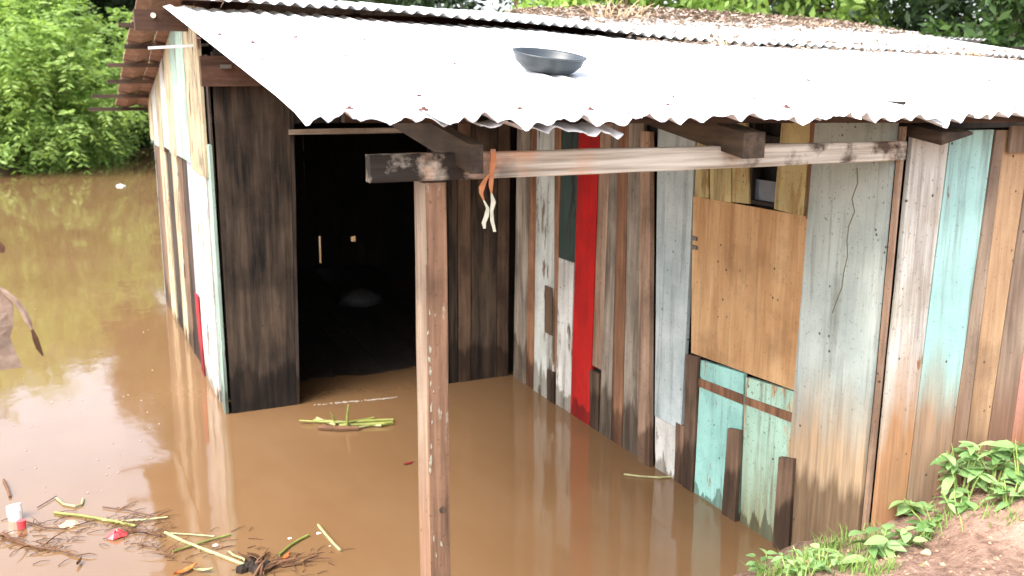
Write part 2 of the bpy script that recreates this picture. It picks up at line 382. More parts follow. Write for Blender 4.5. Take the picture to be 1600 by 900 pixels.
def board(parent, name, mat, ax, v, outward, l1, l2, r1, r2, zt, zb, th=.022, proud=0.0, seg=7, jit=.0022, label=None):
    """plank in plane axis ax = v; l1,l2 / r1,r2 are two in-plane (u, z) points on its left / right edge"""
    def edge(a, b, z): 
        t = (z-a[1])/(b[1]-a[1]) if abs(b[1]-a[1]) > 1e-6 else 0
        return a[0]+(b[0]-a[0])*t
    ztl, ztr = (zt if hasattr(zt, '__len__') else (zt, zt)); zbl, zbr = (zb if hasattr(zb, '__len__') else (zb, zb))
    V = []; bow = [random.uniform(-.004, .004) for _ in range(2)]; ph = [random.uniform(0, 6) for _ in range(2)]; rag = [[random.uniform(-jit, jit) for _ in range(seg+1)] for _ in range(2)]
    for d in (0, 1):
        for i in range(seg+1):
            t = i/seg; zl = zbl+(ztl-zbl)*t; zr = zbr+(ztr-zbr)*t
            for q_, (a, b, z) in enumerate(((l1, l2, zl), (r1, r2, zr))):
                u = edge(a, b, z) + rag[q_][i] + bow[q_]*math.sin(t*4+ph[q_])*(1 if seg > 2 else 0)
                n = v + outward*(proud + (th if d else 0))
                V.append((n, u, z) if ax == 0 else (u, n, z))
    k = (seg+1)*2; F = []
    for i in range(seg):
        a = i*2; F += [(a, a+1, a+3, a+2), (k+a, k+a+2, k+a+3, k+a+1), (a, a+2, k+a+2, k+a), (a+1, k+a+1, k+a+3, a+3)]
    F += [(0, k, k+1, 1), (k-2, k-1, 2*k-1, 2*k-2)]
    o = mk(name, V, F, mat, parent)
    bm_fix(o.data)
    if label: o['label'] = label
    return o
import bmesh
def bm_fix(me):
    bm = bmesh.new(); bm.from_mesh(me); bmesh.ops.recalc_face_normals(bm, faces=bm.faces); bm.to_mesh(me); bm.free()

def uz(ax, v, x, y):
    p = onp(x, y, ax, v); return ((p.y if ax == 0 else p.x), p.z)
def wallboards(parent, ax, v, outward, specs, roofgap=.07):
    for s in specs:
        mat, lt, lb, rt, rb, zt, zb = s[:7]; kw = s[7] if len(s) > 7 else {}
        l1, l2, r1, r2 = (uz(ax, v, *q) for q in (lt, lb, rt, rb))
        if kw.get('gap', 1):
            g_ = (.0022 if ax == 0 else .0042)*(1 if r1[0] > l1[0] else -1)
            l1, l2, r1, r2 = (l1[0]+g_, l1[1]), (l2[0]+g_, l2[1]), (r1[0]-g_, r1[1]), (r2[0]-g_, r2[1])
        def res(z, e):
            if z is None: return None
            return uz(ax, v, *z)[1] if isinstance(z, tuple) else z
        if zt is None:
            um = (l1[0]+r1[0])/2
            xx, yy = (v, um) if ax == 0 else (um, v)
            T = under(xx, yy)-roofgap
        elif isinstance(zt, list): T = [uz(ax, v, *q)[1] for q in zt]
        else: T = res(zt, 0)
        if zb is None: B = -.3
        elif isinstance(zb, list): B = [uz(ax, v, *q)[1] for q in zb]
        else: B = res(zb, 0)
        kw = dict(kw); kw.setdefault('proud', random.uniform(0, .009))
        board(parent, kw.pop('name', 'plank'), M[mat], ax, v, outward, l1, l2, r1, r2, T, B, **kw)

# --- wall along the porch (plane X = 3.15, seen face looks to -X)
b = MB()
for z in (.35, 1.2, 1.95): b.box((SIDE_X+.004, 3.1, z), (SIDE_X+.06, 6.7, z+.07))
b.box((SIDE_X+.004, 3.08, 1.98+.05), (SIDE_X+.05, 3.6, 2.06))
pw = b.build('porch_wall', M['inside'], shack)
# backing so that no daylight shows through the joints
bk = MB().box((SIDE_X+.062, 3.08, -.4), (SIDE_X+.075, 6.74, 2.2)).build('backing_board', M['inside'], pw)
B = [((811,301),(806,592)), ((832,301),(826,600)), ((843.5,301),(839,606)), ((872,301),(871,625)), ((880,301),(873,627)),
     ((907,301),(896.6,642)), ((940,301),(927,661)), ((957,301),(942,671)), ((971,301),(961,687)), ((987,301),(978,699)),
     ((1012,301),(1008,717)), ((1028,301),(1027,733)), ((1032,301),(1028,733)), ((1089,301),(1071,658))]
def bd(m, i, j, zt=None, zb=None, **kw): return (m, B[i][0], B[i][1], B[j][0], B[j][1], zt, zb, kw)
side = [
    bd('greywood', 0, 1), bd('orange', 1, 2),
    bd('lowgrey', 2, 3), bd('orange', 3, 4, proud=.004),
    ('wetbrown', (858,480),(858,600),(870,480),(870,600), (858,445), (862,520), dict(proud=.026, th=.012)),
    ('wetbrown', (862,560),(862,620),(873,560),(873,620), (862,575), None, dict(proud=.024, th=.014)),
    bd('green', 4, 5, None, (885,404), label='dark green upper plank beside the red one'),
    ('white', (875,404),(870,626), (902,404),(896,642), (885,405), None, dict(label='short white plank under the dark green one')),
    bd('red', 5, 6, proud=.006, label='bright red plank'),
    bd('pinkish', 6, 7, None, (948,579)),
    ('wetbrown', (927,578),(928,661),(942,578),(941,671), (935,580), None, {}),
    bd('greywood', 7, 8), bd('orange', 8, 9, proud=.008), bd('greywood', 9, 10), 
    bd('pinkish', 10, 11, (1020,205), None, proud=.026, th=.03, label='pale upright batten standing proud of the planks'),
    bd('palegrey', 12, 13, None, (1050,660), proud=.004, label='wide pale grey board'),
    ('white', (1028,500),(1028,733),(1064,500),(1063,743), (1050,661), None, dict(proud=.001)),
    ('wetbrown', (1080,553),(1073,760),(1098,555),(1090,766), [(1080,552),(1098,556)], None, dict(proud=.014)),
    ('brown', (1062,660),(1059,760),(1080,660),(1076,765), (1065,660), None, dict(proud=.006)),
    ('turq', (1101,562),(1090,769),(1169,581),(1157,812), [(1101,562),(1169,583)], None, dict(proud=.003, label='turquoise painted board at the waterline')),
    ('turqworn', (1171,587),(1162,818),(1251,610),(1226,858), [(1171,588),(1251,612)], None, dict(proud=.004, label='worn green board streaked with dirt')),
    ('wetbrown', (1149,667),(1138,808),(1169,671),(1160,818), [(1149,667),(1169,671)], None, dict(proud=.029)),
    ('wetbrown', (1229,711),(1219,855),(1254,715),(1244,868), [(1229,711),(1254,715)], None, dict(proud=.03)),
    ('orange', (1099,592),(1098,606),(1168,618),(1168,634), [(1100,590),(1169,616)], [(1099,603),(1168,631)], dict(proud=.026, th=.006, name='batten', seg=1)),
    ('orange', (1171,622),(1170,636),(1247,648),(1245,662), [(1171,618),(1248,645)], [(1171,630),(1246,659)], dict(proud=.027, th=.006, name='batten', seg=1)),
    ('bigboard', (1276,265),(1228,865),(1403,265),(1346,860), None, None, dict(proud=.012, label='widest pale board with a long crack')),
    ('pinkish', (1404,265),(1347,860),(1412,265),(1355,850), None, None, dict(proud=.0, th=.02)),
    ('yellow', (1092,290),(1091,308),(1114,290),(1114,310), None, [(1092,307),(1114,309)], dict(proud=.006)),
    ('yellow', (1115,290),(1115,312),(1149,290),(1149,316), None, [(1115,311),(1149,316)], dict(proud=.003)),
    ('yellow', (1151,290),(1151,316),(1177,290),(1178,318), None, [(1151,315),(1178,318)], dict(proud=.008)),
    ('yellow', (1221,265),(1216,325),(1268,265),(1262,335), None, [(1216,326),(1262,338)], dict(proud=.004)),
    ('orange', (1270,265),(1266,345),(1299,265),(1290,358), None, [(1266,340),(1290,360)], dict(proud=.007)),
]
wallboards(pw, 0, SIDE_X, -1, side)
# plywood sheet closing the opening, with two hinges
ply = [uz(0, SIDE_X, *q) for q in ((1090,306),(1086,550),(1281,340),(1254,611))]
pd = board(shack, 'plywood_panel', M['ply'], 0, SIDE_X, -1, ply[0], ply[1], ply[2], ply[3], [ply[0][1], ply[2][1]], [ply[1][1], ply[3][1]], th=.012, proud=.016, seg=4, label='orange plywood sheet covering the opening')
for yy in (372, 386):
    u, z = uz(0, SIDE_X, 1094, yy)
    m = MB().box((SIDE_X-.040, u-.018, z-.010), (SIDE_X-.0285, u+.020, z+.010)); m.tube([(SIDE_X-.040, u+.022, z-.014), (SIDE_X-.040, u+.022, z+.014)], .006, 6)
    m.build('hinge', M['steel'], pd)
# crack that wanders down the widest board
pts = [(1349,262),(1350,285),(1341,310),(1345,330),(1336,352),(1333,375),(1334,398),(1328,425),(1325,448),(1316,470),(1310,488)]
m = MB()
for a, c in zip(pts, pts[1:]):
    ua, za = uz(0, SIDE_X, *a); uc, zc = uz(0, SIDE_X, *c)
    m.bar((SIDE_X-.0345, ua, za), (SIDE_X-.0345, uc, zc), .003, .005, (1, 0, 0))
m.build('crack', M['oldcrack'], pw)
# little window: frame, pane
w0 = uz(0, SIDE_X, 1181, 195); w1 = uz(0, SIDE_X, 1218, 318)
wn = MB(); ya, yb, za, zb = w1[0]-.03, w0[0], w1[1]-.02, 2.12
for lo, hi in (((SIDE_X-.02, ya-.0, za), (SIDE_X+.03, ya+.018, zb)), ((SIDE_X-.02, yb-.018, za), (SIDE_X+.03, yb, zb)), ((SIDE_X-.02, ya+.019, za), (SIDE_X+.03, yb-.019, za+.018))): wn.box(lo, hi)
wn = wn.build('window_opening', M['inside'], shack)
MB().box((SIDE_X+.002, ya+.019, za+.019), (SIDE_X+.008, yb-.019, za+.12)).build('pane', M['glass'], wn)

# --- front wall at the right (plane Y = 3.03, looks to -Y)
b = MB()
for z in (.6, 1.3, 1.98): b.box((SIDE_X+.08, FRONT_Y+.004, z), (9.0, FRONT_Y+.06, z+.07))
fw_ = b.build('front_wall', M['inside'], shack)
MB().box((SIDE_X+.08, FRONT_Y+.062, -.2), (9.0, FRONT_Y+.075, 2.08)).build('backing_board', M['inside'], fw_)
E = [((1412,262),(1354,850)), ((1474,232),(1405,800)), ((1548,197),(1470,770)), ((1564,197),(1502,694)), ((1598,260),(1535,694)),
     ((1630,260),(1572,694)), ((1655,260),(1600,694))]
fr = [('whitestain', *E[0], *E[1], None, -.1, dict(label='white plank stained orange toward the foot')),
      ('aqua', *E[1], *E[2], None, -.1, dict(label='pale turquoise plank')),
      ('greyright', *E[2], *E[3], None, -.1, dict()),
      ('ochre', *E[3], *E[4], None, -.1, dict(label='ochre plank')),
      ('greyright', *E[4], *E[5], None, -.1, dict()),
      ('salmon', *E[5], *E[6], None, -.1, dict(label='salmon pink plank'))]
wallboards(fw_, 1, FRONT_Y, -1, fr, .09)
x = uz(1, FRONT_Y, 1600, 694)[0] + .01; x += .0
mats = ['greyright', 'ochre', 'brown', 'whitestain', 'greyright', 'aqua']
k = 0
while x < 8.9:
    wd = random.uniform(.14, .24)
    board(fw_, 'plank', M[mats[k % 6]], 1, FRONT_Y, -1, (x+.05, 2), (x, .4), (x+wd+.048, 2), (x+wd-.002, .4), under(x+wd/2, FRONT_Y)-.09, 0.0, proud=random.uniform(0, .008)); x += wd; k += 1
q0 = uz(1, FRONT_Y, 1566, 196); q1 = uz(1, FRONT_Y, 1600, 236)
board(fw_, 'batten', M['greyright'], 1, FRONT_Y, -1, (q0[0], 2), (q0[0], 1.9), (q0[0]+.5, 2), (q0[0]+.5, 1.9), q0[1]+.0, q1[1], th=.016, proud=.034, seg=2)

# --- left wall (plane X = .97, looks to -X)
b = MB()
for z in (.5, 1.55, 2.0): b.box((LEFT_X+.004, DOOR_Y+.03, z), (LEFT_X+.05, BACK_Y-.05, z+.06))
lw = b.build('gable_wall', M['inside'], shack)
bkp = [(LEFT_X+.052, DOOR_Y+.03, -.4), (LEFT_X+.052, BACK_Y-.05, -.4), (LEFT_X+.052, BACK_Y-.05, 1.98), (LEFT_X+.052, 7.7, 2.66), (LEFT_X+.052, DOOR_Y+.03, 2.6)]
V = bkp + [(p[0]+.012, p[1], p[2]) for p in bkp]
o = mk('backing_board', V, [(0,1,2,3,4),(5,6,7,8,9),(0,1,6,5),(1,2,7,6),(2,3,8,7),(3,4,9,8),(4,0,5,9)], M['inside'], lw); bm_fix(o.data)
ux = [232, 242, 250, 257, 265, 274, 285, 308, 332]
um = ['mint', 'cream', 'white', 'cream', 'white', 'cream', 'mint', 'cream']
for i, m_ in enumerate(um):
    y1 = uz(0, LEFT_X, ux[i], 230)[0]; y0 = uz(0, LEFT_X, ux[i+1], 230)[0]
    y1 = min(y1, BACK_Y-.02); y0 = min(y0, BACK_Y-.06)
    if y1-y0 < .03: continue
    ti = random.uniform(-.012, .012)
    board(lw, 'plank', M[m_], 0, LEFT_X, -1, (y1+ti, 2.4), (y1, 1.6), (y0+.024+ti, 2.4), (y0+.024, 1.6), [under(LEFT_X, y1)-.05, under(LEFT_X, y0)-.05], 1.655+random.uniform(-.03, .03), proud=.022+random.uniform(0, .008))
lx = [238.5, 246, 254, 261, 269, 278, 286, 293, 301, 308, 331, 339, 349]
lm = ['white', 'char', 'brown', 'cream', 'darkwood', 'cream', 'brown', 'char', 'lilac', 'white', 'char', 'mint']
for i, m_ in enumerate(lm):
    y1 = uz(0, LEFT_X, lx[i], 320)[0]; y0 = uz(0, LEFT_X, lx[i+1], 320)[0]
    y1 = min(y1, BACK_Y-.02); y0 = max(min(y0, BACK_Y-.06), DOOR_Y+.02)
    if y1-y0 < .02: continue
    ti = random.uniform(-.02, .02)
    board(lw, 'plank', M[m_], 0, LEFT_X, -1, (y1+ti, 1.6), (y1, 0), (y0+.022+ti, 1.6), (y0+.022, 0), 1.70, -.35, proud=random.uniform(0, .004) if m_ in ('char', 'darkwood') else random.uniform(.004, .014), th=.016)
board(lw, 'plank', M['mint'], 0, LEFT_X, -1, (6.93, 1.6), (6.90, 0), (DOOR_Y-.03, 1.6), (DOOR_Y-.03, 0), 1.86, -.35, proud=.012, th=.02)
board(lw, 'plank', M['darkwood'], 0, LEFT_X, -1, (6.95, 2.4), (6.95, 1.7), (DOOR_Y-.02, 2.4), (DOOR_Y-.02, 1.7), 2.44, 1.5, proud=.002, th=.012)
y1, z1 = uz(0, LEFT_X, 313, 470); y0, _ = uz(0, LEFT_X, 325, 540)
board(lw, 'plank', M['redold'], 0, LEFT_X, -1, (y1, .6), (y1-.1, 0), (y1-.16, .6), (y1-.28, 0), .62, -.3, th=.008, proud=.031, label='short dark red plank at the waterline')

# --- front of the room: blackened board, door head, wall behind the porch
b = MB(); b.box((1.0, DOOR_Y+.026, 2.0), (3.14, DOOR_Y+.06, 2.1)); b.box((2.5, DOOR_Y+.03, .3), (3.13, DOOR_Y+.07, .4))
dw = b.build('door_wall', M['inside'], shack)
board(dw, 'plank', M['char'], 1, DOOR_Y, -1, uz(1, DOOR_Y, 336, 190), uz(1, DOOR_Y, 361, 640), uz(1, DOOR_Y, 452, 200), uz(1, DOOR_Y, 461, 628), 2.46, -.35, th=.03, proud=.0, label='wide blackened board beside the doorway')
board(dw, 'plank', M['darkwood'], 1, DOOR_Y, -1, uz(1, DOOR_Y, 453, 200), uz(1, DOOR_Y, 462, 628), uz(1, DOOR_Y, 458, 200), uz(1, DOOR_Y, 467, 628), 2.2, -.35, th=.05, proud=-.02)
xs = [1.48, 1.72, 1.9, 2.13, 2.36, 2.55]
for a, c in zip(xs, xs[1:]): board(dw, 'plank', M['inside'], 1, DOOR_Y, -1, (a, 2), (a, 1), (c-.006, 2), (c-.006, 1), 2.6, 1.99, th=.02, proud=random.uniform(0, .006))
bw = [('darkwood', 2.50, 2.62), ('char', 2.626, 2.70), ('wetbrown', 2.706, 2.80), ('char', 2.806, 3.02), ('wetbrown', 3.026, 3.12)]  # darker woods: the dim light behind the porch put into their colour
for m_, a, c in bw: board(dw, 'plank', M[m_], 1, DOOR_Y, -1, (a, 2), (a-.02, 0), (c, 2), (c-.02, 0), 2.6, -.35, th=.02, proud=random.uniform(0, .01))
MB().box((2.5, DOOR_Y+.072, -.3), (3.2, DOOR_Y+.085, 2.6)).build('backing_board', M['inside'], dw)
h0 = uz(1, DOOR_Y-.06, 452, 203); h1 = uz(1, DOOR_Y-.06, 576, 212)
MB().bar((h0[0], DOOR_Y-.05, 1.935), (2.48, DOOR_Y-.05, 1.93), .02, .035, seg=3, jit=.002).build('door_head', M['beam'], dw)
# back and right walls of the room, seen only as darkness with a chink of daylight
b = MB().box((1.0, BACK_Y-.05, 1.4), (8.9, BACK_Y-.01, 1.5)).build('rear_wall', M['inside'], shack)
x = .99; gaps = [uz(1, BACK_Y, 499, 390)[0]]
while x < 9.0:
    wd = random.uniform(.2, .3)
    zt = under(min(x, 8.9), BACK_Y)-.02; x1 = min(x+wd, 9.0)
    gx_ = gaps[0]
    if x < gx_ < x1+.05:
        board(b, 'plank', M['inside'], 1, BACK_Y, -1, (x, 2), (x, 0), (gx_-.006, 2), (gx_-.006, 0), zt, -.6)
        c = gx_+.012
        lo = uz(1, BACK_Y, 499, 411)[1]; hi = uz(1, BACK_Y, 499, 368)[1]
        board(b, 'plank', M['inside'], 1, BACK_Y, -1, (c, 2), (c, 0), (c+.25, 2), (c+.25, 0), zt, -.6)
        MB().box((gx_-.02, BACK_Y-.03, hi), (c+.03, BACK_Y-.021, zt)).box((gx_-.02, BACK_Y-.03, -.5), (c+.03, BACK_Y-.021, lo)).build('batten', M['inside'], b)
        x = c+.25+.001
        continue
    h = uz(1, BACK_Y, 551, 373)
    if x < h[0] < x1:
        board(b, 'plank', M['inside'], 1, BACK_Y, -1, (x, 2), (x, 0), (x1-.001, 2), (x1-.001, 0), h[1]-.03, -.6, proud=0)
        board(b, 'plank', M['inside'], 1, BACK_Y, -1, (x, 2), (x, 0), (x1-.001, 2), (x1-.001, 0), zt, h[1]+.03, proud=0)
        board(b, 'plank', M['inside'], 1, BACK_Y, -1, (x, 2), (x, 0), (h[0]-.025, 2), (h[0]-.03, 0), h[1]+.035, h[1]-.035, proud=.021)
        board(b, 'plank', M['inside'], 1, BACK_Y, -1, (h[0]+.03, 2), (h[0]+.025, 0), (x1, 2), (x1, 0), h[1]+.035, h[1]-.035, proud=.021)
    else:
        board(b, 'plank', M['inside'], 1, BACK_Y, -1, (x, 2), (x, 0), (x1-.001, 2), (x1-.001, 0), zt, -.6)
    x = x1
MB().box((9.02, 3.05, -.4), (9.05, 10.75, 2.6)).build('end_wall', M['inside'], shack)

# added near-black boards over the water, standing for the room's shade
fl = MB().box((1.05, 7.18, -.12), (3.1, 10.6, -.02)).build('added_shade_floor', M['inside'], shack)
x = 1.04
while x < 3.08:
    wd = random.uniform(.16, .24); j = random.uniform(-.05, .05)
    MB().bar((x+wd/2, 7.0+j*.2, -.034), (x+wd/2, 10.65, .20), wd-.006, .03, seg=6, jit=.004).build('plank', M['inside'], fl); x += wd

# --- post, beam, rafters, purlins
pt, pb_ = onp(663, 285, 1, 2.985), onp(672, 880, 1, 2.985)
m = MB(); fr_ = [(pb_.x+(pt.x-pb_.x)*((z-pb_.z)/(pt.z-pb_.z)), z) for z in (-.6, .1, .5, .8, 1.1, 1.4, 1.7, 1.966)]
V = []
for (xx, z) in fr_:
    j = lambda: random.uniform(-.0025, .0025)
    V += [(xx+.004+j(), 2.985, z), (xx+j(), 2.990, z), (xx+j(), 3.088, z), (xx+.076+j(), 3.09, z), (xx+.077+j(), 2.990, z), (xx+.073+j(), 2.985, z)]
F = []
for i in range(len(fr_)-1):
    for k in range(6): F.append((i*6+k, i*6+(k+1) % 6, (i+1)*6+(k+1) % 6, (i+1)*6+k))
F += [(0,1,2,3,4,5), tuple(6*(len(fr_)-1)+k for k in range(6))]
post = mk('post', V, F, M['post'], shack); bm_fix(post.data); post.data.materials.append(M['greyright'])
for p_ in post.data.polygons:
    if p_.normal.x < -.85: p_.material_index = 1  # paler left face: the light it catches put into its colour
post.data.update(); 
px_ = pb_.x
# flaked paint and a knot hole on the post
for (ax_, ay_, s_) in [(672,490,6),(680,492,4),(669,520,5),(672,545,9),(671,560,12),(673,580,9),(673,600,7),(678,612,4),(686,605,4),(690,645,4),(674,700,6),(673,720,12),(672,735,8),(674,640,14),(675,660,7),(678,842,8),(690,852,8),(682,868,6)]:
    p = onp(ax_, ay_, 1, 2.983); r = s_*.0011
    pts = [(p.x+r*.42*math.cos(a)*random.uniform(.3, 1.5), 2.9832, p.z+r*random.choice((.6, 1.2, 1.8))*math.sin(a)*random.uniform(.4, 1.5)) for a in [k*math.pi/3 for k in range(6)]]
    V = pts + [(q[0], 2.9865, q[2]) for q in pts]
    o = mk('paint_flake', V, [tuple(range(6)), tuple(range(11, 5, -1))]+[(k, (k+1) % 6, 6+(k+1) % 6, 6+k) for k in range(6)], M['flake'], post)
p = onp(697, 796, 1, 2.983)
MB().tube([(p.x-.012, 2.9835, p.z), (p.x-.012, 2.9875, p.z)], .013, 10).build('knot', M['char'], post)

bl0, bl1 = uz(1, 2.98, 578, 243), uz(1, 2.98, 580, 286)
br0, br1 = uz(1, 2.98, 1412, 221), uz(1, 2.98, 1412, 251)
m = MB(); n = 14; V = []
for i in range(n+1):
    t = i/n; x = bl0[0]+(br0[0]+.02-bl0[0])*t; zt = bl0[1]+(br0[1]-bl0[1])*t; zb = bl1[1]+(br1[1]-bl1[1])*t
    j = lambda: random.uniform(-.0022, .0022)
    zb += j(); zt += j()
    V += [(x, 2.984, zb), (x, 3.03, zb+.001), (x, 3.03, zt), (x, 2.984, zt), (x, 2.980, zt-.005), (x, 2.980, zb+.005)]
F = [(0,1,2,3,4,5), tuple(n*6+k for k in range(5, -1, -1))]
for i in range(n):
    for k in range(6): F.append((i*6+k, (i+1)*6+k, (i+1)*6+(k+1) % 6, i*6+(k+1) % 6))
# beam material with its charred left end and stains
g = NT('stained_beam'); pos = g.n('ShaderNodeNewGeometry').outputs['Position']
gr = g.noise(g.mapv(pos, (1.2, 40, 40)), 1.5, 7, .62); bl = g.noise(pos, 7, 5, .6); bl2 = g.noise(g.mapv(pos, (1, 1, 1)), 3.1, 4)
sx = g.n('ShaderNodeSeparateXYZ'); g.l(pos, sx.inputs[0])
col = g.mix(g.ramp(gr, (.33, 0.0), (.62, 1.0)), lin(146, 134, 118), lin(206, 200, 186))
col = g.mix(g.ramp(bl2, (.56, 0.0), (.68, .5)), col, lin(206, 140, 96))
def band(x0, x1, lo=0.0, hi=1.0):
    f = g.n('ShaderNodeMapRange'); f.inputs[1].default_value = x0; f.inputs[2].default_value = x1; f.inputs[3].default_value = lo; f.inputs[4].default_value = hi
    g.l(g.math('ADD', sx.outputs[0], g.math('MULTIPLY', bl, .25)), f.inputs[0]); return f.outputs[0]
dk = g.math('MULTIPLY', band(1.36, 1.52, .96, 0.0), g.ramp(bl, (.48, 1.0), (.62, .0)))
col = g.mix(dk, col, lin(30, 25, 22))
dk2 = g.math('MULTIPLY', band(2.35, 2.6, 0.0, .9), g.ramp(bl, (.50, 0.0), (.62, 1.0)))
col = g.mix(dk2, col, lin(60, 44, 36))
col = g.mix(band(3.22, 3.30, 0.0, .9), col, lin(40, 30, 26))
g.bsdf(col, .8, .2, gr, .6, .006); M['stainbeam'] = g.m
bm_ = mk('beam', V, F, M['stainbeam'], shack); bm_fix(bm_.data)

def rafter(x0, x1, ztop, zbot, yend, mat, y1=6.74, taper=None):
    m = MB(); V = []
    for (y) in (yend, 3.4, 4.5, 5.6, y1):
        dz = .148*(y-yend); V += [(x0, y, zbot+dz), (x1, y, zbot+dz), (x1, y, ztop+dz), (x0, y, ztop+dz)]
    if taper: V[2] = (x1, yend, ztop); V[1] = (x1, yend, ztop-.012); V[0] = (x0, yend, zbot)
    F = [(0,1,2,3), (19,18,17,16)]
    for i in range(4):
        for k in range(4): F.append((i*4+k, (i+1)*4+k, (i+1)*4+(k+1) % 4, i*4+(k+1) % 4))
    o = m.add(V, F).build('rafter', mat, shack); bm_fix(o.data); return o
rafter(1.178, 1.222, 2.094, 2.003, 2.85, M['darkY'])
rafter(2.225, 2.32, 2.106, 2.015, 2.85, M['darkY'])
rafter(3.19, 3.36, 2.085, 2.035, 2.85, M['darkY'], y1=6.0, taper=True)
for (y, x0, x1, wd, ht, mt, dz) in [(2.93, .8, 8.9, .035, .022, 'darkX', .03), (4.6, .72, 8.9, .05, .03, 'darkX', .04), (5.9, .72, 8.9, .05, .03, 'darkX', .045)]:
    m = MB(); n = 16; P = [(x0+(x1-x0)*i/n, y, under(x0+(x1-x0)*i/n, y)-dz) for i in range(n+1)]
    for a, c in zip(P, P[1:]): m.bar(a, c, wd, ht)
    m.build('purlin', M[mt], shack)
a = onp(311, 86, 1, 6.73); c = onp(315, 135, 1, 6.73)
MB().box((a.x, 6.69, c.z), (3.1, 6.758, a.z-.005)).build('purlin', M['redbeam'], shack)
a = onp(209, 14, 1, 7.25); c = onp(211, 47, 1, 7.25)
MB().box((a.x, 7.25, c.z), (4.2, 7.33, min(a.z, under(1, 7.29)-.03))).build('ridge_beam', M['redbeam'], shack)
a = onp(232, 75, 1, 7.1); MB().bar((a.x, 7.1, a.z), (1.1, 7.1, a.z+.03), .05, .018).build('metal_strip', M['sheet'], shack)
p = onp(239, 24, 1, 7.245); MB().tube([(p.x, 7.235, p.z), (p.x+.004, 7.249, p.z)], .018, 8).build('knot', M['ragpale'], shack)
p = onp(352, 104, 1, 6.68); MB().box((p.x-.03, 6.655, p.z-.012), (p.x+.035, 6.689, p.z+.012)).build('bracket', M['steel'], shack)

# --- roof: sheets, nails, tiles
rb = MB()
for x in (1.2, 2.25, 3.3, 5, 7, 8.8): rb.bar((x, 7.72, under(x, 7.7)-.10), (x, 11.2, under(x, 11.2)-.10), .05, .06)
roof = rb.build('roof', M['darkY'], shack)
PITCHW, AMP = .085, .0095
corners = [.66, 1.035, 1.665, 2.45, 3.06]
def sheet(x0, x1, y0, y1, fz, mat, lift=0.0, ny=9, droop=True, skew=0.0, amp=AMP, jag=.01, label=None):
    nx = int((x1-x0)/PITCHW*8)+1; xs = np.linspace(x0, x1, nx); ts = np.linspace(0, 1, ny)**1.6
    ph = random.uniform(-.2, .2); j0 = random.uniform(-.03, .03); rough_ = RNG.normal(0, jag, 40); wav = RNG.uniform(.2, 1.15, 40); low_ = np.convolve(RNG.normal(0, .014, 48), np.ones(9)/4, 'valid')
    top = []
    for t in ts:
        y = y0+(y1-y0)*t + skew*(xs-x0)*(1-t)
        if droop: y = y + j0*(1-t) + np.interp(xs, np.linspace(x0, x1, 40), rough_)*(1-t)*.8
        z = fz(xs, y) + lift
        a = amp*(1+.45*np.interp(xs, np.linspace(x0, x1, 40), rough_)/max(jag, 1e-6)*.35)
        if droop: a = a*(1+.5*np.exp(-((y-y0)/.10)**2))
        if droop:
            e = np.exp(-((y-y0)/.12)**2)
            for cx_ in corners: 
                z = z - .016*e*np.exp(-np.abs(xs-cx_)/.055); y = y - .025*e*np.exp(-np.abs(xs-cx_)/.07)
            z = z + e*np.interp(xs, np.linspace(x0, x1, 40), low_); a = a*np.interp(xs, np.linspace(x0, x1, 40), wav)
        z = z + a*np.cos(xs/PITCHW*2*math.pi+ph)
        top.append(np.stack([xs, y, z], -1))
    top = np.array(top); bot = top.copy(); bot[..., 2] -= .0022
    V = np.concatenate([top.reshape(-1, 3), bot.reshape(-1, 3)]); N = nx*ny
    I = np.arange(N).reshape(ny, nx)
    q = lambda I_, fl: (np.stack([I_[:-1, :-1], I_[:-1, 1:], I_[1:, 1:], I_[1:, :-1]], -1) if not fl else np.stack([I_[:-1, :-1], I_[1:, :-1], I_[1:, 1:], I_[:-1, 1:]], -1)).reshape(-1, 4)
    F = [q(I, 0), q(I+N, 1)]
    for e, fl in ((I[0], 0), (I[-1], 1), (I[:, 0], 1), (I[:, -1], 0)):
        s_ = np.stack([e[:-1], e[:-1]+N, e[1:]+N, e[1:]], -1); F.append(s_[:, ::-1] if fl else s_)
    o = mk('roof_sheet', V, np.concatenate(F), mat, roof, smooth=False)
    sm = np.zeros(len(o.data.polygons), bool); sm[:2*(nx-1)*(ny-1)] = True; o.data.polygons.foreach_set('use_smooth', sm)
    if label: o['label'] = label
    return o
edges = [.645, 1.035, 1.665, 2.45, 3.06, 3.75, 4.5, 5.3, 6.1, 6.9, 7.7, 8.5, 9.2]
for i, (a, c) in enumerate(zip(edges, edges[1:])):
    sheet(a-.0, c+.06, 2.75+random.uniform(-.015, .03), 6.12, roof_low, M['sheet'], lift=.003+.006*(i % 2))
sheet(1.19, 1.68, 2.77, 4.0, roof_low, M['sheet'], lift=-.034, amp=.007, jag=.012, label='short sheet slipped out under the eave')
ue = [.69, 1.5, 2.3, 3.1, 3.9, 4.7, 5.5, 6.3, 7.1, 7.9]
for i, (a, c) in enumerate(zip(ue, ue[1:])):
    sheet(a, c+.06, 5.93+random.uniform(-.03, .03), 7.78, roof_up, M['sheet'] if a < 3 else M['sheet_litter'], lift=.004*(i % 2), droop=False, skew=random.uniform(-.04, .04), amp=.012)
for i, (a, c) in enumerate(zip([4.0, 5.0, 6.0, 7.0], [5.05, 6.05, 7.05, 8.1])):
    sheet(a, c, 7.62, 8.6, roof_rear, M['sheet_litter'], lift=.015+.004*(i % 2), droop=False, ny=5)
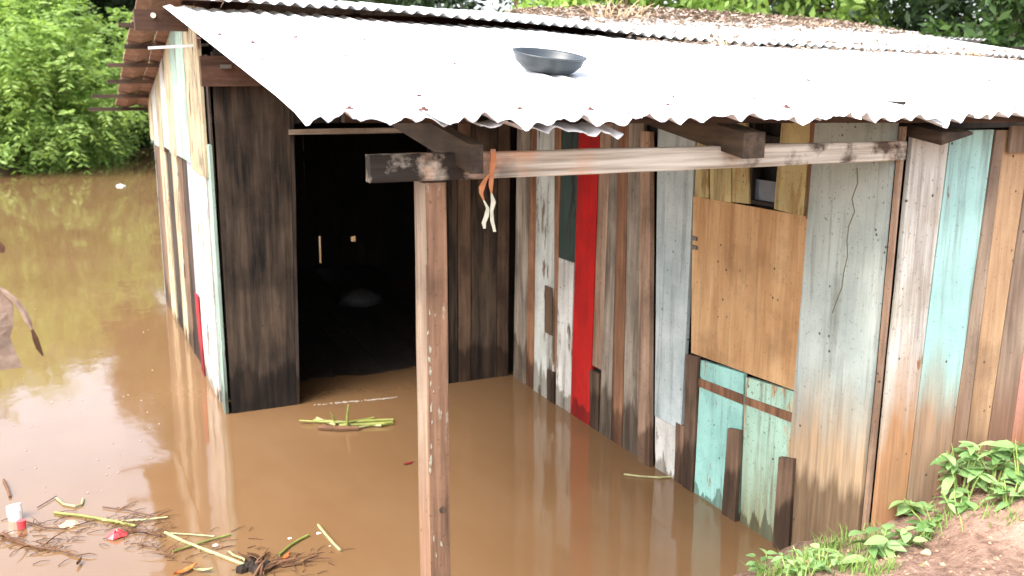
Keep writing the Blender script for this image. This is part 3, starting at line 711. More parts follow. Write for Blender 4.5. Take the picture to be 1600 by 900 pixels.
# rear slope: tiles along the left overhang, plain sheets on the rest
slope = lambda x, y: np.interp(x, [.5, 1.5, 3, 9], [under(.7, 7.7), under(1.5, 7.7), under(3, 7.7), under(9, 7.7)]) - (y-7.7)*.245
for (a, c) in ((1.44, 3.2), (3.15, 5), (4.95, 7), (6.95, 9.1)):
    sheet(a, c, 7.66, 11.35, slope, M['sheet_litter'], lift=-.012, droop=False, ny=4)
tv = []; tn = 5
for d in (0, 1):
    for yy in (-.31, .31):
        for k in range(tn):
            xx = -.1 + .2*k/(tn-1); tv.append((xx, yy, .014*math.cos(k/(tn-1)*2*math.pi) - (.012 if d == 0 else 0)))
tf = []
for k in range(tn-1): tf += [(k, tn+k, tn+k+1, k+1), (2*tn+k, 2*tn+k+1, 3*tn+k+1, 3*tn+k), (k, k+1, 2*tn+k+1, 2*tn+k), (tn+k, 3*tn+k, 3*tn+k+1, tn+k+1)]
tf += [(0, 2*tn, 3*tn, tn), (tn-1, 2*tn-1, 4*tn-1, 3*tn-1)]
tm = bpy.data.meshes.new('tile'); tm.from_pydata(tv, [], tf); tm.materials.append(M['tile']); bm_fix(tm)
LEFTE = .64
for r in range(6):
    yy = 7.98+r*.58
    for c in range(4):
        o = bpy.data.objects.new('tile', tm); COL.objects.link(o); o.parent = roof
        xx = LEFTE+.1+c*.205
        o.location = Vector((xx+random.uniform(-.006, .006), yy, float(slope(xx, yy))-.0+random.uniform(-.003, .003)))-WORG[roof.name]
        o.rotation_euler = (-math.atan(.245)+.025, random.uniform(-.02, .02), random.uniform(-.015, .015))
    e = LEFTE-(.10, .03, .14, .12, .24, .26)[r]
    z = float(slope(.7, yy+.27))-.04
    MB().bar((e, yy+.27, z), (1.45, yy+.27, z), .05, .035).build('batten', M['darkX'], roof)
# nails with rust on the sheets (placed on the roof where they are seen)
def on_roof(x, y):
    r = ray(x, y); f = lambda P: (roof_low if P.y < 5.95 else roof_up)(P.x, P.y)
    lo, hi = 2.0, 12.0
    for k in range(400):
        t = 2.2+k*.02; P = EYEV+r*t
        if P.y > 2.7 and P.z < float(f(P)): break
    return P
nm = MB(); nm.tube([(0, 0, -.002), (0, 0, .012)], [.022, .017], 8); nm.tube([(0, 0, .012), (0, 0, .022)], .008, 6)
nme = bpy.data.meshes.new('roof_nail'); nme.from_pydata(nm.v, [], nm.f); nme.materials.append(M['rust'])
for (x, y) in [(310,63),(343,57),(395,69),(463,62),(411,97),(540,91),(546,174),(662,176),(634,69),(711,103),(797,79),(938,88),(1033,112),(1262,129),(812,174),(922,176),(1043,168),(1052,155),(1228,172),(579,66),(570,66),(1470,128),(1545,129),(655,157),(1180,158)]:
    P = on_roof(x, y); o = bpy.data.objects.new('roof_nail', nme); COL.objects.link(o); o.parent = roof
    o.location = Vector((P.x, P.y, float((roof_low if P.y < 5.95 else roof_up)(P.x, P.y))+.006))-WORG[roof.name]
    s_ = random.uniform(.35, .7); o.scale = (s_*1.3, s_, s_*.8)

# ------------------------------------------------------------------ things on and round the shack
P = on_roof(860, 117)
bt = MB(); prof = [(r_*.9, z_*.82) for r_, z_ in [(.0, 0), (.095, 0), (.125, .012), (.158, .045), (.170, .082), (.176, .084), (.177, .092), (.165, .092), (.160, .080), (.146, .045), (.115, .018), (0, .014)]]
n = 28; V = []; F = []
for (r, z) in prof:
    for k in range(n): a = 2*math.pi*k/n; V.append((r*math.cos(a), r*math.sin(a), z))
for i in range(len(prof)-1):
    for k in range(n): F.append((i*n+k, i*n+(k+1) % n, (i+1)*n+(k+1) % n, (i+1)*n+k))
bx0 = Vector((P.x, P.y+.03, float(roof_low(P.x, P.y+.03))+.010))
rot = Euler((.148+.03, .05, 0)).to_matrix(); V = [rot @ Vector(v) + bx0 for v in V]
tag(mk('basin', V, F, M['black'], smooth=True, base=tuple(bx0)), 'shallow black plastic basin lying on the white corrugated roof', 'basin')

# strip of cloth tied to the beam
def ribbon(name, pts, wd, mat, tw, parent=None):
    V = []; n = len(pts)
    for i, p in enumerate(pts):
        a = tw[i]; d = Vector((math.cos(a), math.sin(a), 0)); p = Vector(p); nn = Vector((-d.y, d.x, 0))*.0015; w_ = wd[i]
        V += [p-d*w_-nn, p+d*w_-nn, p+d*w_+nn, p-d*w_+nn]
    F = [(0, 1, 2, 3), tuple(4*(n-1)+k for k in (3, 2, 1, 0))]
    for i in range(n-1):
        for k in range(4): F.append((i*4+k, (i+1)*4+k, (i+1)*4+(k+1) % 4, i*4+(k+1) % 4))
    o = mk(name, V, F, mat, parent); bm_fix(o.data); return o
rg = empty('rag', tuple(onp(770, 240, 1, 2.955)), 'twisted orange and pale cloth strip hanging from the long beam', 'rag')
q = lambda x, y: onp(x, y, 1, 2.955)
ribbon('strip', [q(770,233), q(771,248), q(769,262), q(768,276), q(767,290), q(768,302)], [.009, .010, .008, .008, .009, .004], M['ragorange'], [.2, .1, -.3, .1, .4, .8], rg)
ribbon('loop', [q(764,272), q(757,283), q(753,292), q(752,302), q(756,313)], [.004, .009, .011, .008, .004], M['ragorange'], [.3, .2, .1, .5, .9], rg)
ribbon('tail', [q(756,313), q(762,325), q(760,338), q(756,348), q(757,357)], [.004, .006, .008, .008, .004], M['ragpale'], [.9, .3, 0, .2, .1], rg)
ribbon('tail', [q(768,302), q(771,316), q(768,330), q(769,345), q(773,362)], [.004, .009, .006, .007, .005], M['ragpale'], [.8, .2, .1, .4, .1], rg)
MB().tube([onp(771, 236, 1, 2.95), onp(771, 236, 1, 2.981)], .004, 6).build('nail', M['steel'], rg)

# pale bag drifting inside the dark room
p = onw(575, 545, 0)
m = MB(); V = []; F = []; n = 12
c0 = onp(578, 516, 1, 8.6); bagz = 0.02
for i in range(5):
    t = i/4; r = [.13, .17, .16, .11, .02][i]; z = [0, .04, .09, .14, .17][i]
    for k in range(n): a = 2*math.pi*k/n; V.append((2.62+r*1.3*math.cos(a)*random.uniform(.85, 1.15), 9.2+r*math.sin(a)*random.uniform(.85, 1.15), z+.10+random.uniform(-.01, .01)))
for i in range(4):
    for k in range(n): F.append((i*n+k, i*n+(k+1) % n, (i+1)*n+(k+1) % n, (i+1)*n+k))
bag = mk('plastic_bag', V, F, M['baggrey'], smooth=True)
tag(bag, 'crumpled pale bag lying inside the dark doorway', 'bag')

# ------------------------------------------------------------------ leaves lying on the right of the roof
n = 9000
X = RNG.uniform(3.9, 7.95, n); Y = 8.55-np.abs(RNG.normal(0, .55, n)); Y = np.clip(Y, 6.1, 8.58)
keep = RNG.random(n) < np.interp(Y, [6.1, 7.0, 7.6, 8.1], [.12, .14, .6, 1]) ; X, Y = X[keep], Y[keep]
ex = 450; X = np.concatenate([X, RNG.uniform(3.6, 7.5, ex)]); Y = np.concatenate([Y, 5.75+RNG.exponential(.25, ex)])
ok = Y < 8.58; X, Y = X[ok], Y[ok]
Z = np.where(Y < 5.95, roof_low(X, Y), np.where(Y < 7.7, roof_up(X, Y), roof_rear(X, Y)))+.015
n = len(X); Z += RNG.uniform(0, 1, n)*np.interp(Y, [7.4, 8.5], [.01, .06])
a = RNG.uniform(0, 6.28, n); s_ = RNG.uniform(.018, .045, n); ti = RNG.normal(0, .35, (n, 2))
d1 = np.stack([np.cos(a), np.sin(a), ti[:, 0]], -1)*s_[:, None]; d2 = np.stack([-np.sin(a), np.cos(a), ti[:, 1]], -1)*s_[:, None]*.45
C = np.stack([X, Y, Z], -1)
V = np.stack([C-d1, C-d2, C+d1, C+d2], 1).reshape(-1, 3)
g = leafmat('fallen_leaves', lin(132, 112, 98), lin(152, 132, 118), lin(110, 92, 80), lin(172, 158, 146), tr=.1, rough=.9); M['fallen'] = g
tag(mk('leaf_litter', V, np.arange(n*4).reshape(-1, 4), g), 'brown fallen leaves heaped along the top of the roof', 'leaf litter', kind='stuff')
# dry grey weeds and twigs sprouting at the top edge
m = MB()
for ci, (x0, y0, hh, k_, lab) in enumerate([(968, 22, .22, 34, 'tangle of pale dry stalks at the left end of the roof litter'), (1086, 52, .07, 12, 'small tuft of grey twigs in the middle of the roof litter'), (1143, 50, .06, 12, 'grey tuft of twigs on the roof next to a similar one'), (1270, 28, .10, 16, 'dry stalks on the crest of the roof litter'), (1512, 68, .12, 20, 'broken stalks at the right end of the upper roof'), (1500, 92, .05, 12, 'scrap of grey twigs at the foot of the upper roof')]):
    P = on_roof(x0, y0+18) if y0 > 40 else Vector((onp(x0, y0, 1, 7.9).x, 7.9, 0))
    if y0 <= 40: P.z = float(roof_rear(max(P.x, 4.0), 7.9)) if P.x > 4 else float(roof_up(P.x, 7.7))
    for k in range(k_):
        b0 = P+Vector((random.uniform(-.25, .25), random.uniform(-.12, .12), -.01)); d = Vector((random.uniform(-.6, .6), random.uniform(-.4, .4), random.uniform(.25, 1))).normalized()*hh*random.uniform(.4, 1.2)
        m.tube([b0, b0+d*.5+Vector((0, 0, .01)), b0+d+Vector((d.x*.3, 0, -.02))], [.006, .004, .002], 4)
tag(m.build('dry_weeds', M['tan']), 'pale dry stalks and twigs sprouting from the leaf litter on the roof', 'dry weeds', kind='stuff')

# ------------------------------------------------------------------ floating debris
def W(x, y, z=.008): return onw(x, y, z)
def stem(name, pts, r, mat, label, cat, group=None, n=6, z=.008):
    P = []
    for q_ in pts:
        zz = q_[2] if len(q_) > 2 else z
        if len(q_) > 3:                     # upright point: pixel x,y read at the depth of its foot
            P.append(onp(q_[0], q_[1], 1, q_[3]))
        else: P.append(W(q_[0], q_[1], zz))
    m = MB().tube(P, r*.6, n); return tag(m.build(name, mat), label, cat, group)
# island of green stems before the doorway
c = W(545, 662); isl = empty('stem_raft', tuple(c), 'raft of green and brown plant stems floating before the doorway', 'plant debris')
for i, (pts, r, mt) in enumerate([
    ([(490,657),(540,660),(590,657),(615,656)], .012, 'stem'), ([(530,665),(560,664),(600,662),(613,660)], .014, 'stem'),
    ([(468,657),(500,659),(530,660)], .006, 'stem'), ([(495,653),(512,660),(524,664)], .009, 'palestem'),
    ([(498,668),(530,670),(560,669)], .016, 'twig'), ([(505,664),(515,668),(545,667)], .010, 'twig'), ([(560,668),(580,664),(596,665)], .008, 'palestem'),
    ([(538,661),(575,655),(584,653)], .011, 'stem')]):
    MB().tube([W(x, y, .012+.005*(i % 3)) for x, y in pts], r, 6).build('stem', M[mt], isl)
f = W(543, 668); MB().tube([f, f+Vector((.0, 0, .07)), f+Vector((.012, 0, .16))], [.010, .009, .006], 6).build('stem', M['stem'], isl)
f = W(524, 662); MB().tube([f, f+Vector((-.012, 0, .04)), f+Vector((-.03, 0, .085))], [.008, .007, .004], 6).build('stem', M['stem'], isl)
# foam line
m = MB()
for k in range(130):
    t = random.choice((random.gauss(.42, .1), random.gauss(.8, .09), random.random())); x = 490+130*t; y = 633-12*t+random.gauss(0, .5)
    p = W(x, y, .003); r = random.uniform(.002, .006); a = random.uniform(-.5, .5); n_ = len(m.v); k_ = 7
    pts = [(p.x+r*2.2*math.cos(q_*6.283/k_)*random.uniform(.5, 1.4), p.y+r*math.sin(q_*6.283/k_)*random.uniform(.5, 1.4), .003) for q_ in range(k_)]
    m.add(pts+[(p.x, p.y, .006)], [(q_, (q_+1) % k_, k_) for q_ in range(k_)])
tag(m.build('foam_line', M['foam']), 'broken line of white foam specks on the water at the doorway', 'foam', kind='stuff')
stem('floating_reed', [(975,741),(1000,744),(1030,746),(1056,744)], .010, M['palestem'], 'single yellow-green stem floating by the porch wall', 'stem')
# left foreground
stem('floating_reed', [(88,778),(100,788),(118,791),(128,788),(130,779)], .011, M['palestem'], 'hooked yellow stem floating at the far edge of the rubbish', 'stem')
stem('floating_twig', [(58,793),(75,783),(88,775)], .005, M['twig'], 'thin grey twig beside the hooked yellow stem', 'twig')
stem('floating_reed', [(85,801),(130,806),(180,815),(212,822)], .014, M['stem'], 'long green stem floating between the tan and pink scraps', 'stem')
stem('floating_reed', [(160,813),(190,814),(225,812),(262,808)], .009, M['palestem'], 'pale stem crossing the tip of the long green stem', 'stem')
stem('floating_twig', [(160,792),(200,797),(240,806)], .006, M['twig'], 'straight dark twig beyond the green stems', 'twig')
stem('floating_reed', [(258,832),(285,845),(310,855),(350,870),(388,885)], .015, M['palestem'], 'thick pale stem running to the root clump', 'stem')
stem('floating_reed', [(270,862),(300,852),(330,843),(360,835)], .010, M['stem'], 'green stem crossing over the thick pale stem', 'stem')
stem('floating_reed', [(262,833),(300,835),(335,838)], .007, M['palestem'], 'short pale stem behind the crossing stems', 'stem')
stem('floating_reed', [(436,867),(452,853),(468,843),(482,836)], .013, M['stem'], 'green stem slanting up from the root clump', 'stem')
stem('floating_reed', [(497,820),(510,836),(522,850),(532,860)], .012, M['palestem'], 'pale cut stem at the right end of the rubbish', 'stem')
stem('floating_reed', [(358,862),(366,868),(380,873),(388,880)], .010, M['palestem'], 'curled pale stem beside the root clump', 'stem')
rc = empty('root_clump', tuple(W(405, 890)), 'dark tangle of roots and mud floating at the bottom edge', 'root clump')
m = MB()
for k in range(18):
    b0 = W(random.gauss(405, 11), random.gauss(888, 7), .004); d = Vector((random.gauss(0, .065), random.gauss(0, .05), random.uniform(0, .07)))
    m.tube([b0, b0+d*.5+Vector((0, 0, .01)), b0+d], [.010, .007, .003], 5)
m.build('root', M['twig'], rc)
m = MB()
for k in range(9): p = W(random.gauss(403, 10), random.gauss(890, 5), 0); m.tube([p+Vector((0, 0, -.02)), p+Vector((.004, 0, .018)), p+Vector((.01, .005, .03))], [.035, .030, .008], 7)
m.build('mud_lump', M['char'], rc)
def branch(pts, r, k_, lab, spread=.14):
    P = [W(*q_) for q_ in pts]; m = MB().tube(P, [r*(1-.5*i/len(P)) for i in range(len(P))], 5)
    for k in range(k_):
        i = random.randrange(len(P)-1); b0 = P[i].lerp(P[i+1], random.random()); d = Vector((random.uniform(-1, 1), random.uniform(-.8, .8), random.uniform(0, .25)))*spread
        m.tube([b0, b0+d*.6+Vector((0, 0, .008)), b0+d], [r*.55, r*.4, r*.2], 4)
    return tag(m.build('floating_branch', M['twig']), lab, 'branch', 'bare branches among the floating rubbish')
branch([(0,834),(30,848),(60,856),(95,860),(122,868)], .008, 16, 'reddish bare branch floating at the left edge of the frame')
branch([(42,815),(70,824),(100,826),(150,812)], .005, 8, 'thin forked branch beside the tan scrap')
branch([(440,885),(470,880),(495,868)], .006, 10, 'bare branch lying right of the root clump')
branch([(190,826),(225,832),(258,838)], .005, 14, 'fine twiggy branch right of the pink scrap')
branch([(215,850),(245,855),(270,872)], .004, 12, 'fine twiggy branch below the thick pale stem')
m = MB()
for (cx_, cy_, sx_, sy_, n_) in ((70, 845, 45, 14, 40), (215, 822, 35, 14, 60), (330, 858, 40, 14, 30), (455, 880, 35, 12, 40), (120, 815, 60, 10, 30)):
    for k in range(n_):
        b0 = W(random.gauss(cx_, sx_), random.gauss(cy_, sy_), .004); a = random.gauss(0, .8); L0 = random.uniform(.02, .11)
        d = Vector((math.cos(a), math.sin(a)*.7, random.uniform(-.02, .12)))*L0
        m.tube([b0, b0+d*.5+Vector((0, 0, random.uniform(0, .008))), b0+d], [.0022, .002, .001], 4)
tag(m.build('twig_litter', M['twig']), 'mat of fine twigs and grass bits floating in the left foreground', 'twig litter', kind='stuff')
def scrap(name, x, y, r, mat, label, cat, h=.5, n=10, z0=-.006):
    c = W(x, y, 0); V = []; F = []
    for i, (rr, zz) in enumerate(((.85, 0), (1, .3), (.7, .8), (.25, 1.0))):
        for k in range(n):
            a = 2*math.pi*k/n; j = random.uniform(.65, 1.25); V.append((c.x+r*rr*j*math.cos(a), c.y+r*rr*j*math.sin(a)*.8, z0+r*h*zz*random.uniform(.7, 1.25)))
    for i in range(3):
        for k in range(n): F.append((i*n+k, i*n+(k+1) % n, (i+1)*n+(k+1) % n, (i+1)*n+k))
    F.append(tuple(3*n+k for k in range(n)))
    return tag(mk(name, V, F, mat, smooth=False), label, cat)
scrap('tan_scrap', 106, 822, .058, M['tan'], 'sodden tan scrap floating among the stems', 'scrap')
scrap('pink_wrapper', 182, 838, .052, M['redplastic'], 'crumpled pink-red wrapper floating in the sky reflection', 'wrapper', h=.8)
for (x, y, r, lab) in [(452,841,.016,'white chip left of the pale cut stem'),(498,833,.018,'white chip touching the pale cut stem'),(515,853,.014,'white chip below the pale cut stem'),(336,852,.02,'whitish scrap between the crossing stems'),(188,291,.10,'pale scrap far out on the open water'),(470,873,.012,'white chip right of the root clump')]:
    scrap('floating_scrap', x, y, r, M['whiteplastic'], lab, 'scrap', h=.45)
cup = empty('cup', tuple(W(27, 812)), 'white plastic cup with a red cap floating at the left', 'cup')
c0 = W(25, 812, .0)
MB().tube([c0+Vector((0, .01, -.01)), c0+Vector((-.003, .02, .04)), c0+Vector((-.006, .03, .075))], [.034, .040, .036], 14).build('body', M['whiteplastic'], cup, smooth=False)
c1 = W(34, 822, .012)
MB().tube([c1+Vector((0, 0, -.012)), c1+Vector((0, .004, .030))], [.022, .024], 12).build('cap', M['redplastic'], cup)
def leafcard(x, y, ln, wd, ang, mat, name, label, cat, z=.006, curl=.01):
    c = W(x, y, z); V = []
    for i, (t, w_) in enumerate(((-1, .05), (-.5, .8), (0, 1), (.5, .7), (1, .05))):
        for s in (-1, 0, 1):
            u, v = t*ln/2, s*w_*wd/2; V.append((c.x+u*math.cos(ang)-v*math.sin(ang), c.y+u*math.sin(ang)+v*math.cos(ang), z+curl*abs(s)+curl*t*t))
    F = []
    for i in range(4):
        for k in range(2): F.append((i*3+k, i*3+k+1, (i+1)*3+k+1, (i+1)*3+k))
    return tag(mk(name, V, F, mat), label, cat)
leafcard(290, 893, .13, .035, .5, M['orangeleaf'], 'floating_leaf', 'orange-brown leaf afloat at the bottom edge left of the roots', 'leaf')
leafcard(318, 893, .09, .025, -.4, M['palestem'], 'floating_leaf', 'pale curled leaf afloat beside the orange one', 'leaf')
leafcard(446, 873, .07, .025, .8, M['orangeleaf'], 'floating_leaf', 'small orange leaf under the slanting green stem', 'leaf')
leafcard(124, 880, .07, .02, 1.2, M['twig'], 'floating_leaf', 'dark leaf afloat below the reddish branch', 'leaf')
leafcard(638, 724, .07, .03, .3, M['redold'], 'floating_leaf', 'dull red leaf just under the surface left of the post', 'leaf', z=.003, curl=.002)
stem('floating_stick', [(6,750),(12,762),(16,776)], .014, M['twig'], 'dark stub of stick poking out at the left edge', 'stick')
# small flecks on the open water
m = MB()
for k in range(70):
    x, y = random.uniform(5, 260), random.uniform(330, 780)
    p = W(x, y, .002); r = random.uniform(.003, .008)
    m.tube([p, p+Vector((0, 0, .003))], [r, r*.6], 5)
tag(m.build('water_flecks', M['foam']), 'pale flecks drifting on the open brown water', 'flecks', kind='stuff')

# dried leaf hanging into the frame from a dead stalk just outside it
dl = empty('dead_stalk', (-.75, 3.3, 0), 'dried grey-brown leaf hanging from a dead stalk at the left edge', 'dead plant')
L_ = lambda x, y: onp(x, y, 1, 3.3)
MB().tube([Vector((-.62, 3.3, -.5)), Vector((-.60, 3.3, .6)), L_(-90, 430)+Vector((0, 0, .05)), L_(-40, 436), L_(-4, 452)], [.03, .026, .02, .016, .012], 8).build('stalk', M['deadleaf'], dl)
ribbon('leaf', [L_(2, 452), L_(7, 480), L_(6, 510), L_(4, 530), L_(10, 555), L_(12, 577)], [.012, .026, .027, .022, .028, .042], M['deadleaf'], [.2, .1, .3, .5, .2, .1], dl)
MB().tube([L_(-4, 450), L_(10, 458), L_(24, 470), L_(36, 486), L_(44, 502), L_(50, 515)], [.008, .009, .010, .011, .010, .004], 6).build('leaf_rib', M['deadleaf'], dl)
ribbon('leaf_tip', [L_(50, 515), L_(55, 528), L_(60, 543), L_(67, 556)], [.004, .009, .010, .002], M['twig'], [.3, .5, .8, .6], dl)
ribbon('leaf_scrap', [L_(-6, 376), L_(1, 386), L_(4, 395)], [.008, .012, .006], M['twig'], [.3, .2, .4], dl)

# ------------------------------------------------------------------ bank plants
def leafmesh(ln, wd, fold=.25, droop=.25, n=5):
    V = []; F = []
    for i in range(n+1):
        t = i/n; w_ = wd*(math.sin(math.pi*min(1, t*.95+.04))**.75)*(1.15-.45*t)/2; zz = -droop*ln*t*t
        V += [(t*ln, -w_, zz+fold*w_), (t*ln, 0, zz), (t*ln, w_, zz+fold*w_)]
    for i in range(n):
        for k in range(2): F.append((i*3+k, (i+1)*3+k, (i+1)*3+k+1, i*3+k+1))
    me = bpy.data.meshes.new('leaf'); me.from_pydata(V, [], F); me.materials.append(M['weed'])
    me.polygons.foreach_set('use_smooth', [True]*len(me.polygons)); return me
LM = [leafmesh(1, .58), leafmesh(1, .45, .3, .4), leafmesh(1, .7, .2, .3)]
def weed(x, y, h, nst, nleaf, lsize, label, spread=.12, lm=None):
    z = float(ground_h(x, y)); root = empty('bank_weed', (x, y, z), label, 'weed', 'leafy weeds along the foot of the shack')
    m = MB(); spots = []
    for s in range(nst):
        a = random.uniform(0, 6.28); d = Vector((math.cos(a)*spread*random.uniform(.2, 1), math.sin(a)*spread*random.uniform(.2, 1), h*random.uniform(.6, 1.05)))
        b0 = Vector((x, y, z-.03))+Vector((math.cos(a), math.sin(a), 0))*random.uniform(0, spread*.35)
        P = [b0, b0+d*.5+Vector((0, 0, h*.08)), b0+d]; m.tube(P, [.005, .004, .002], 5)
        for k in range(max(2, nleaf//nst)):
            t = random.uniform(.25, 1.0); p = P[0].lerp(P[1], t*2) if t < .5 else P[1].lerp(P[2], t*2-1); spots.append((p, t))
    m.build('stem', M['weedstem'], root)
    for p, t in spots:
        o = bpy.data.objects.new('leaf', lm or random.choice(LM)); COL.objects.link(o); o.parent = root
        o.location = p-Vector((x, y, z)); s = lsize*random.uniform(.65, 1.2)*(1.15-.35*t); o.scale = (s, s, s)
        o.rotation_euler = (random.uniform(-.35, .35), random.uniform(-.5, .25), random.uniform(0, 6.28))
    return root
def grd(px_, py_):
    r = ray(px_, py_)
    for k in range(600):
        P = EYEV+r*(1.5+k*.008)
        if P.z < float(ground_h(P.x, P.y)): break
    return P
for (x, y, h, ns, nl, ls, lab) in [
    (1500, 775, .24, 6, 30, .075, 'tall broad-leaved weed against the aqua plank'),
    (1550, 770, .24, 6, 28, .075, 'bushy weed against the ochre plank'),
    (1598, 765, .22, 5, 22, .080, 'bushy weed cut by the right edge of the frame'),
    (1375, 868, .17, 4, 14, .085, 'big-leaved weed at the corner of the shack'),
    (1345, 885, .06, 3, 8, .080, 'low round-leaved weed left of the big-leaved one'),
    (1435, 800, .12, 4, 14, .060, 'spiky small weed under the stained white plank'),
    (1460, 825, .11, 5, 18, .055, 'low leafy weed on the dirt edge before the spiky one'),
    (1500, 802, .10, 5, 16, .055, 'low leafy weed below the tall broad-leaved one'),
    (1415, 845, .09, 4, 14, .05, 'low leafy weed between the corner and the dirt'),
    (1195, 893, .12, 5, 22, .042, 'small-leaved weed standing at the water edge'),
    (1232, 897, .10, 4, 18, .040, 'small-leaved weed second from the water edge'),
    (1285, 888, .10, 5, 24, .036, 'fine-leaved weed at the foot of the widest pale board'),
    (1535, 752, .24, 5, 22, .06, 'leafy weed between the two bushy ones'),
    (1575, 790, .12, 4, 14, .06, 'low leafy weed under the bushy one at the frame edge'),
    (1265, 893, .08, 4, 18, .034, 'fine-leaved weed left of the one at the pale board')]:
    P = grd(x, y); weed(P.x, P.y, h*1.08, ns, int(nl*1.2), ls*1.4, lab, spread=.10 if h > .15 else .085)
# grass and low growth on the bank
def blades(spots, hmin, hmax, wd):
    V = []; F = []
    for (P, n, sp) in spots:
        for k in range(n):
            x, y = P.x+random.gauss(0, sp), P.y+random.gauss(0, sp*.7); z = float(ground_h(x, y))-.01; h = random.uniform(hmin, hmax); a = random.uniform(0, 6.28)
            d = Vector((math.cos(a), math.sin(a), 0)); s = Vector((-d.y, d.x, 0))*wd; b0 = Vector((x, y, z)); i = len(V)
            V += [b0-s, b0+s, b0+d*h*.3+Vector((0, 0, h*.6))+s*.7, b0+d*h*.3+Vector((0, 0, h*.6))-s*.7, b0+d*h*.75+Vector((0, 0, h*.95))]
            F += [(i, i+1, i+2, i+3), (i+3, i+2, i+4)]
    return V, F
V, F = blades([(grd(1215, 898), 90, .05), (grd(1260, 894), 110, .06), (grd(1300, 882), 130, .06), (grd(1380, 892), 60, .035), (grd(1330, 895), 40, .04), (grd(1450, 838), 60, .05), (grd(1560, 800), 60, .08), (grd(1585, 812), 14, .02), (grd(1480, 806), 60, .06), (grd(1300, 858), 110, .05), (grd(1255, 876), 90, .05), (grd(1345, 858), 60, .04), (grd(1375, 842), 50, .035)], .03, .09, .0025)
gm = leafmat('grass_blades', (.14, .26, .05, 1), (.20, .32, .07, 1), (.26, .36, .10, 1), tr=.3); M['grass'] = gm
tag(mk('grass', V, F, gm), 'tufts of light green grass along the bank edge', 'grass', kind='stuff')
# pebbles and clods on the dirt
V = []; F = []
for k in range(700):
    x, y = random.uniform(2.6, 4.6), random.uniform(1.9, 2.98); z = float(ground_h(x, y)); r = random.choice((.004, .005, .006, .008, .012))*random.uniform(.7, 1.3); i = len(V)
    for (dx, dy, dz) in ((1,0,0),(0,1,0),(-1,0,0),(0,-1,0),(0,0,1),(0,0,-1)): V.append((x+dx*r*random.uniform(.7,1.4), y+dy*r*random.uniform(.7,1.4), z+dz*r*.7))
    for a_, b_ in ((0,1),(1,2),(2,3),(3,0)): F += [(i+a_, i+b_, i+4), (i+b_, i+a_, i+5)]
tag(mk('pebbles', V, F, simple('pebble', lin(158, 124, 104), .9, .2, .4, 40)), 'small clods and pebbles scattered over the dirt bank', 'pebbles', kind='stuff')
P = grd(1447, 866); V = []; F = []; n = 9
for (rr, zz) in ((.9, -.002), (1, .008), (.6, .018), (.2, .022)):
    for k in range(n): a = 6.283*k/n; V.append((P.x+.026*rr*math.cos(a)*random.uniform(.6, 1.3), P.y+.016*rr*math.sin(a)*random.uniform(.6, 1.3), P.z+zz))
for i in range(3):
    for k in range(n): F.append((i*n+k, i*n+(k+1) % n, (i+1)*n+(k+1) % n, (i+1)*n+k))
F.append(tuple(3*n+k for k in range(n)))
tag(mk('paper_scrap', V, F, M['tan']), 'pale crumpled scrap lying on the dirt bank', 'scrap')

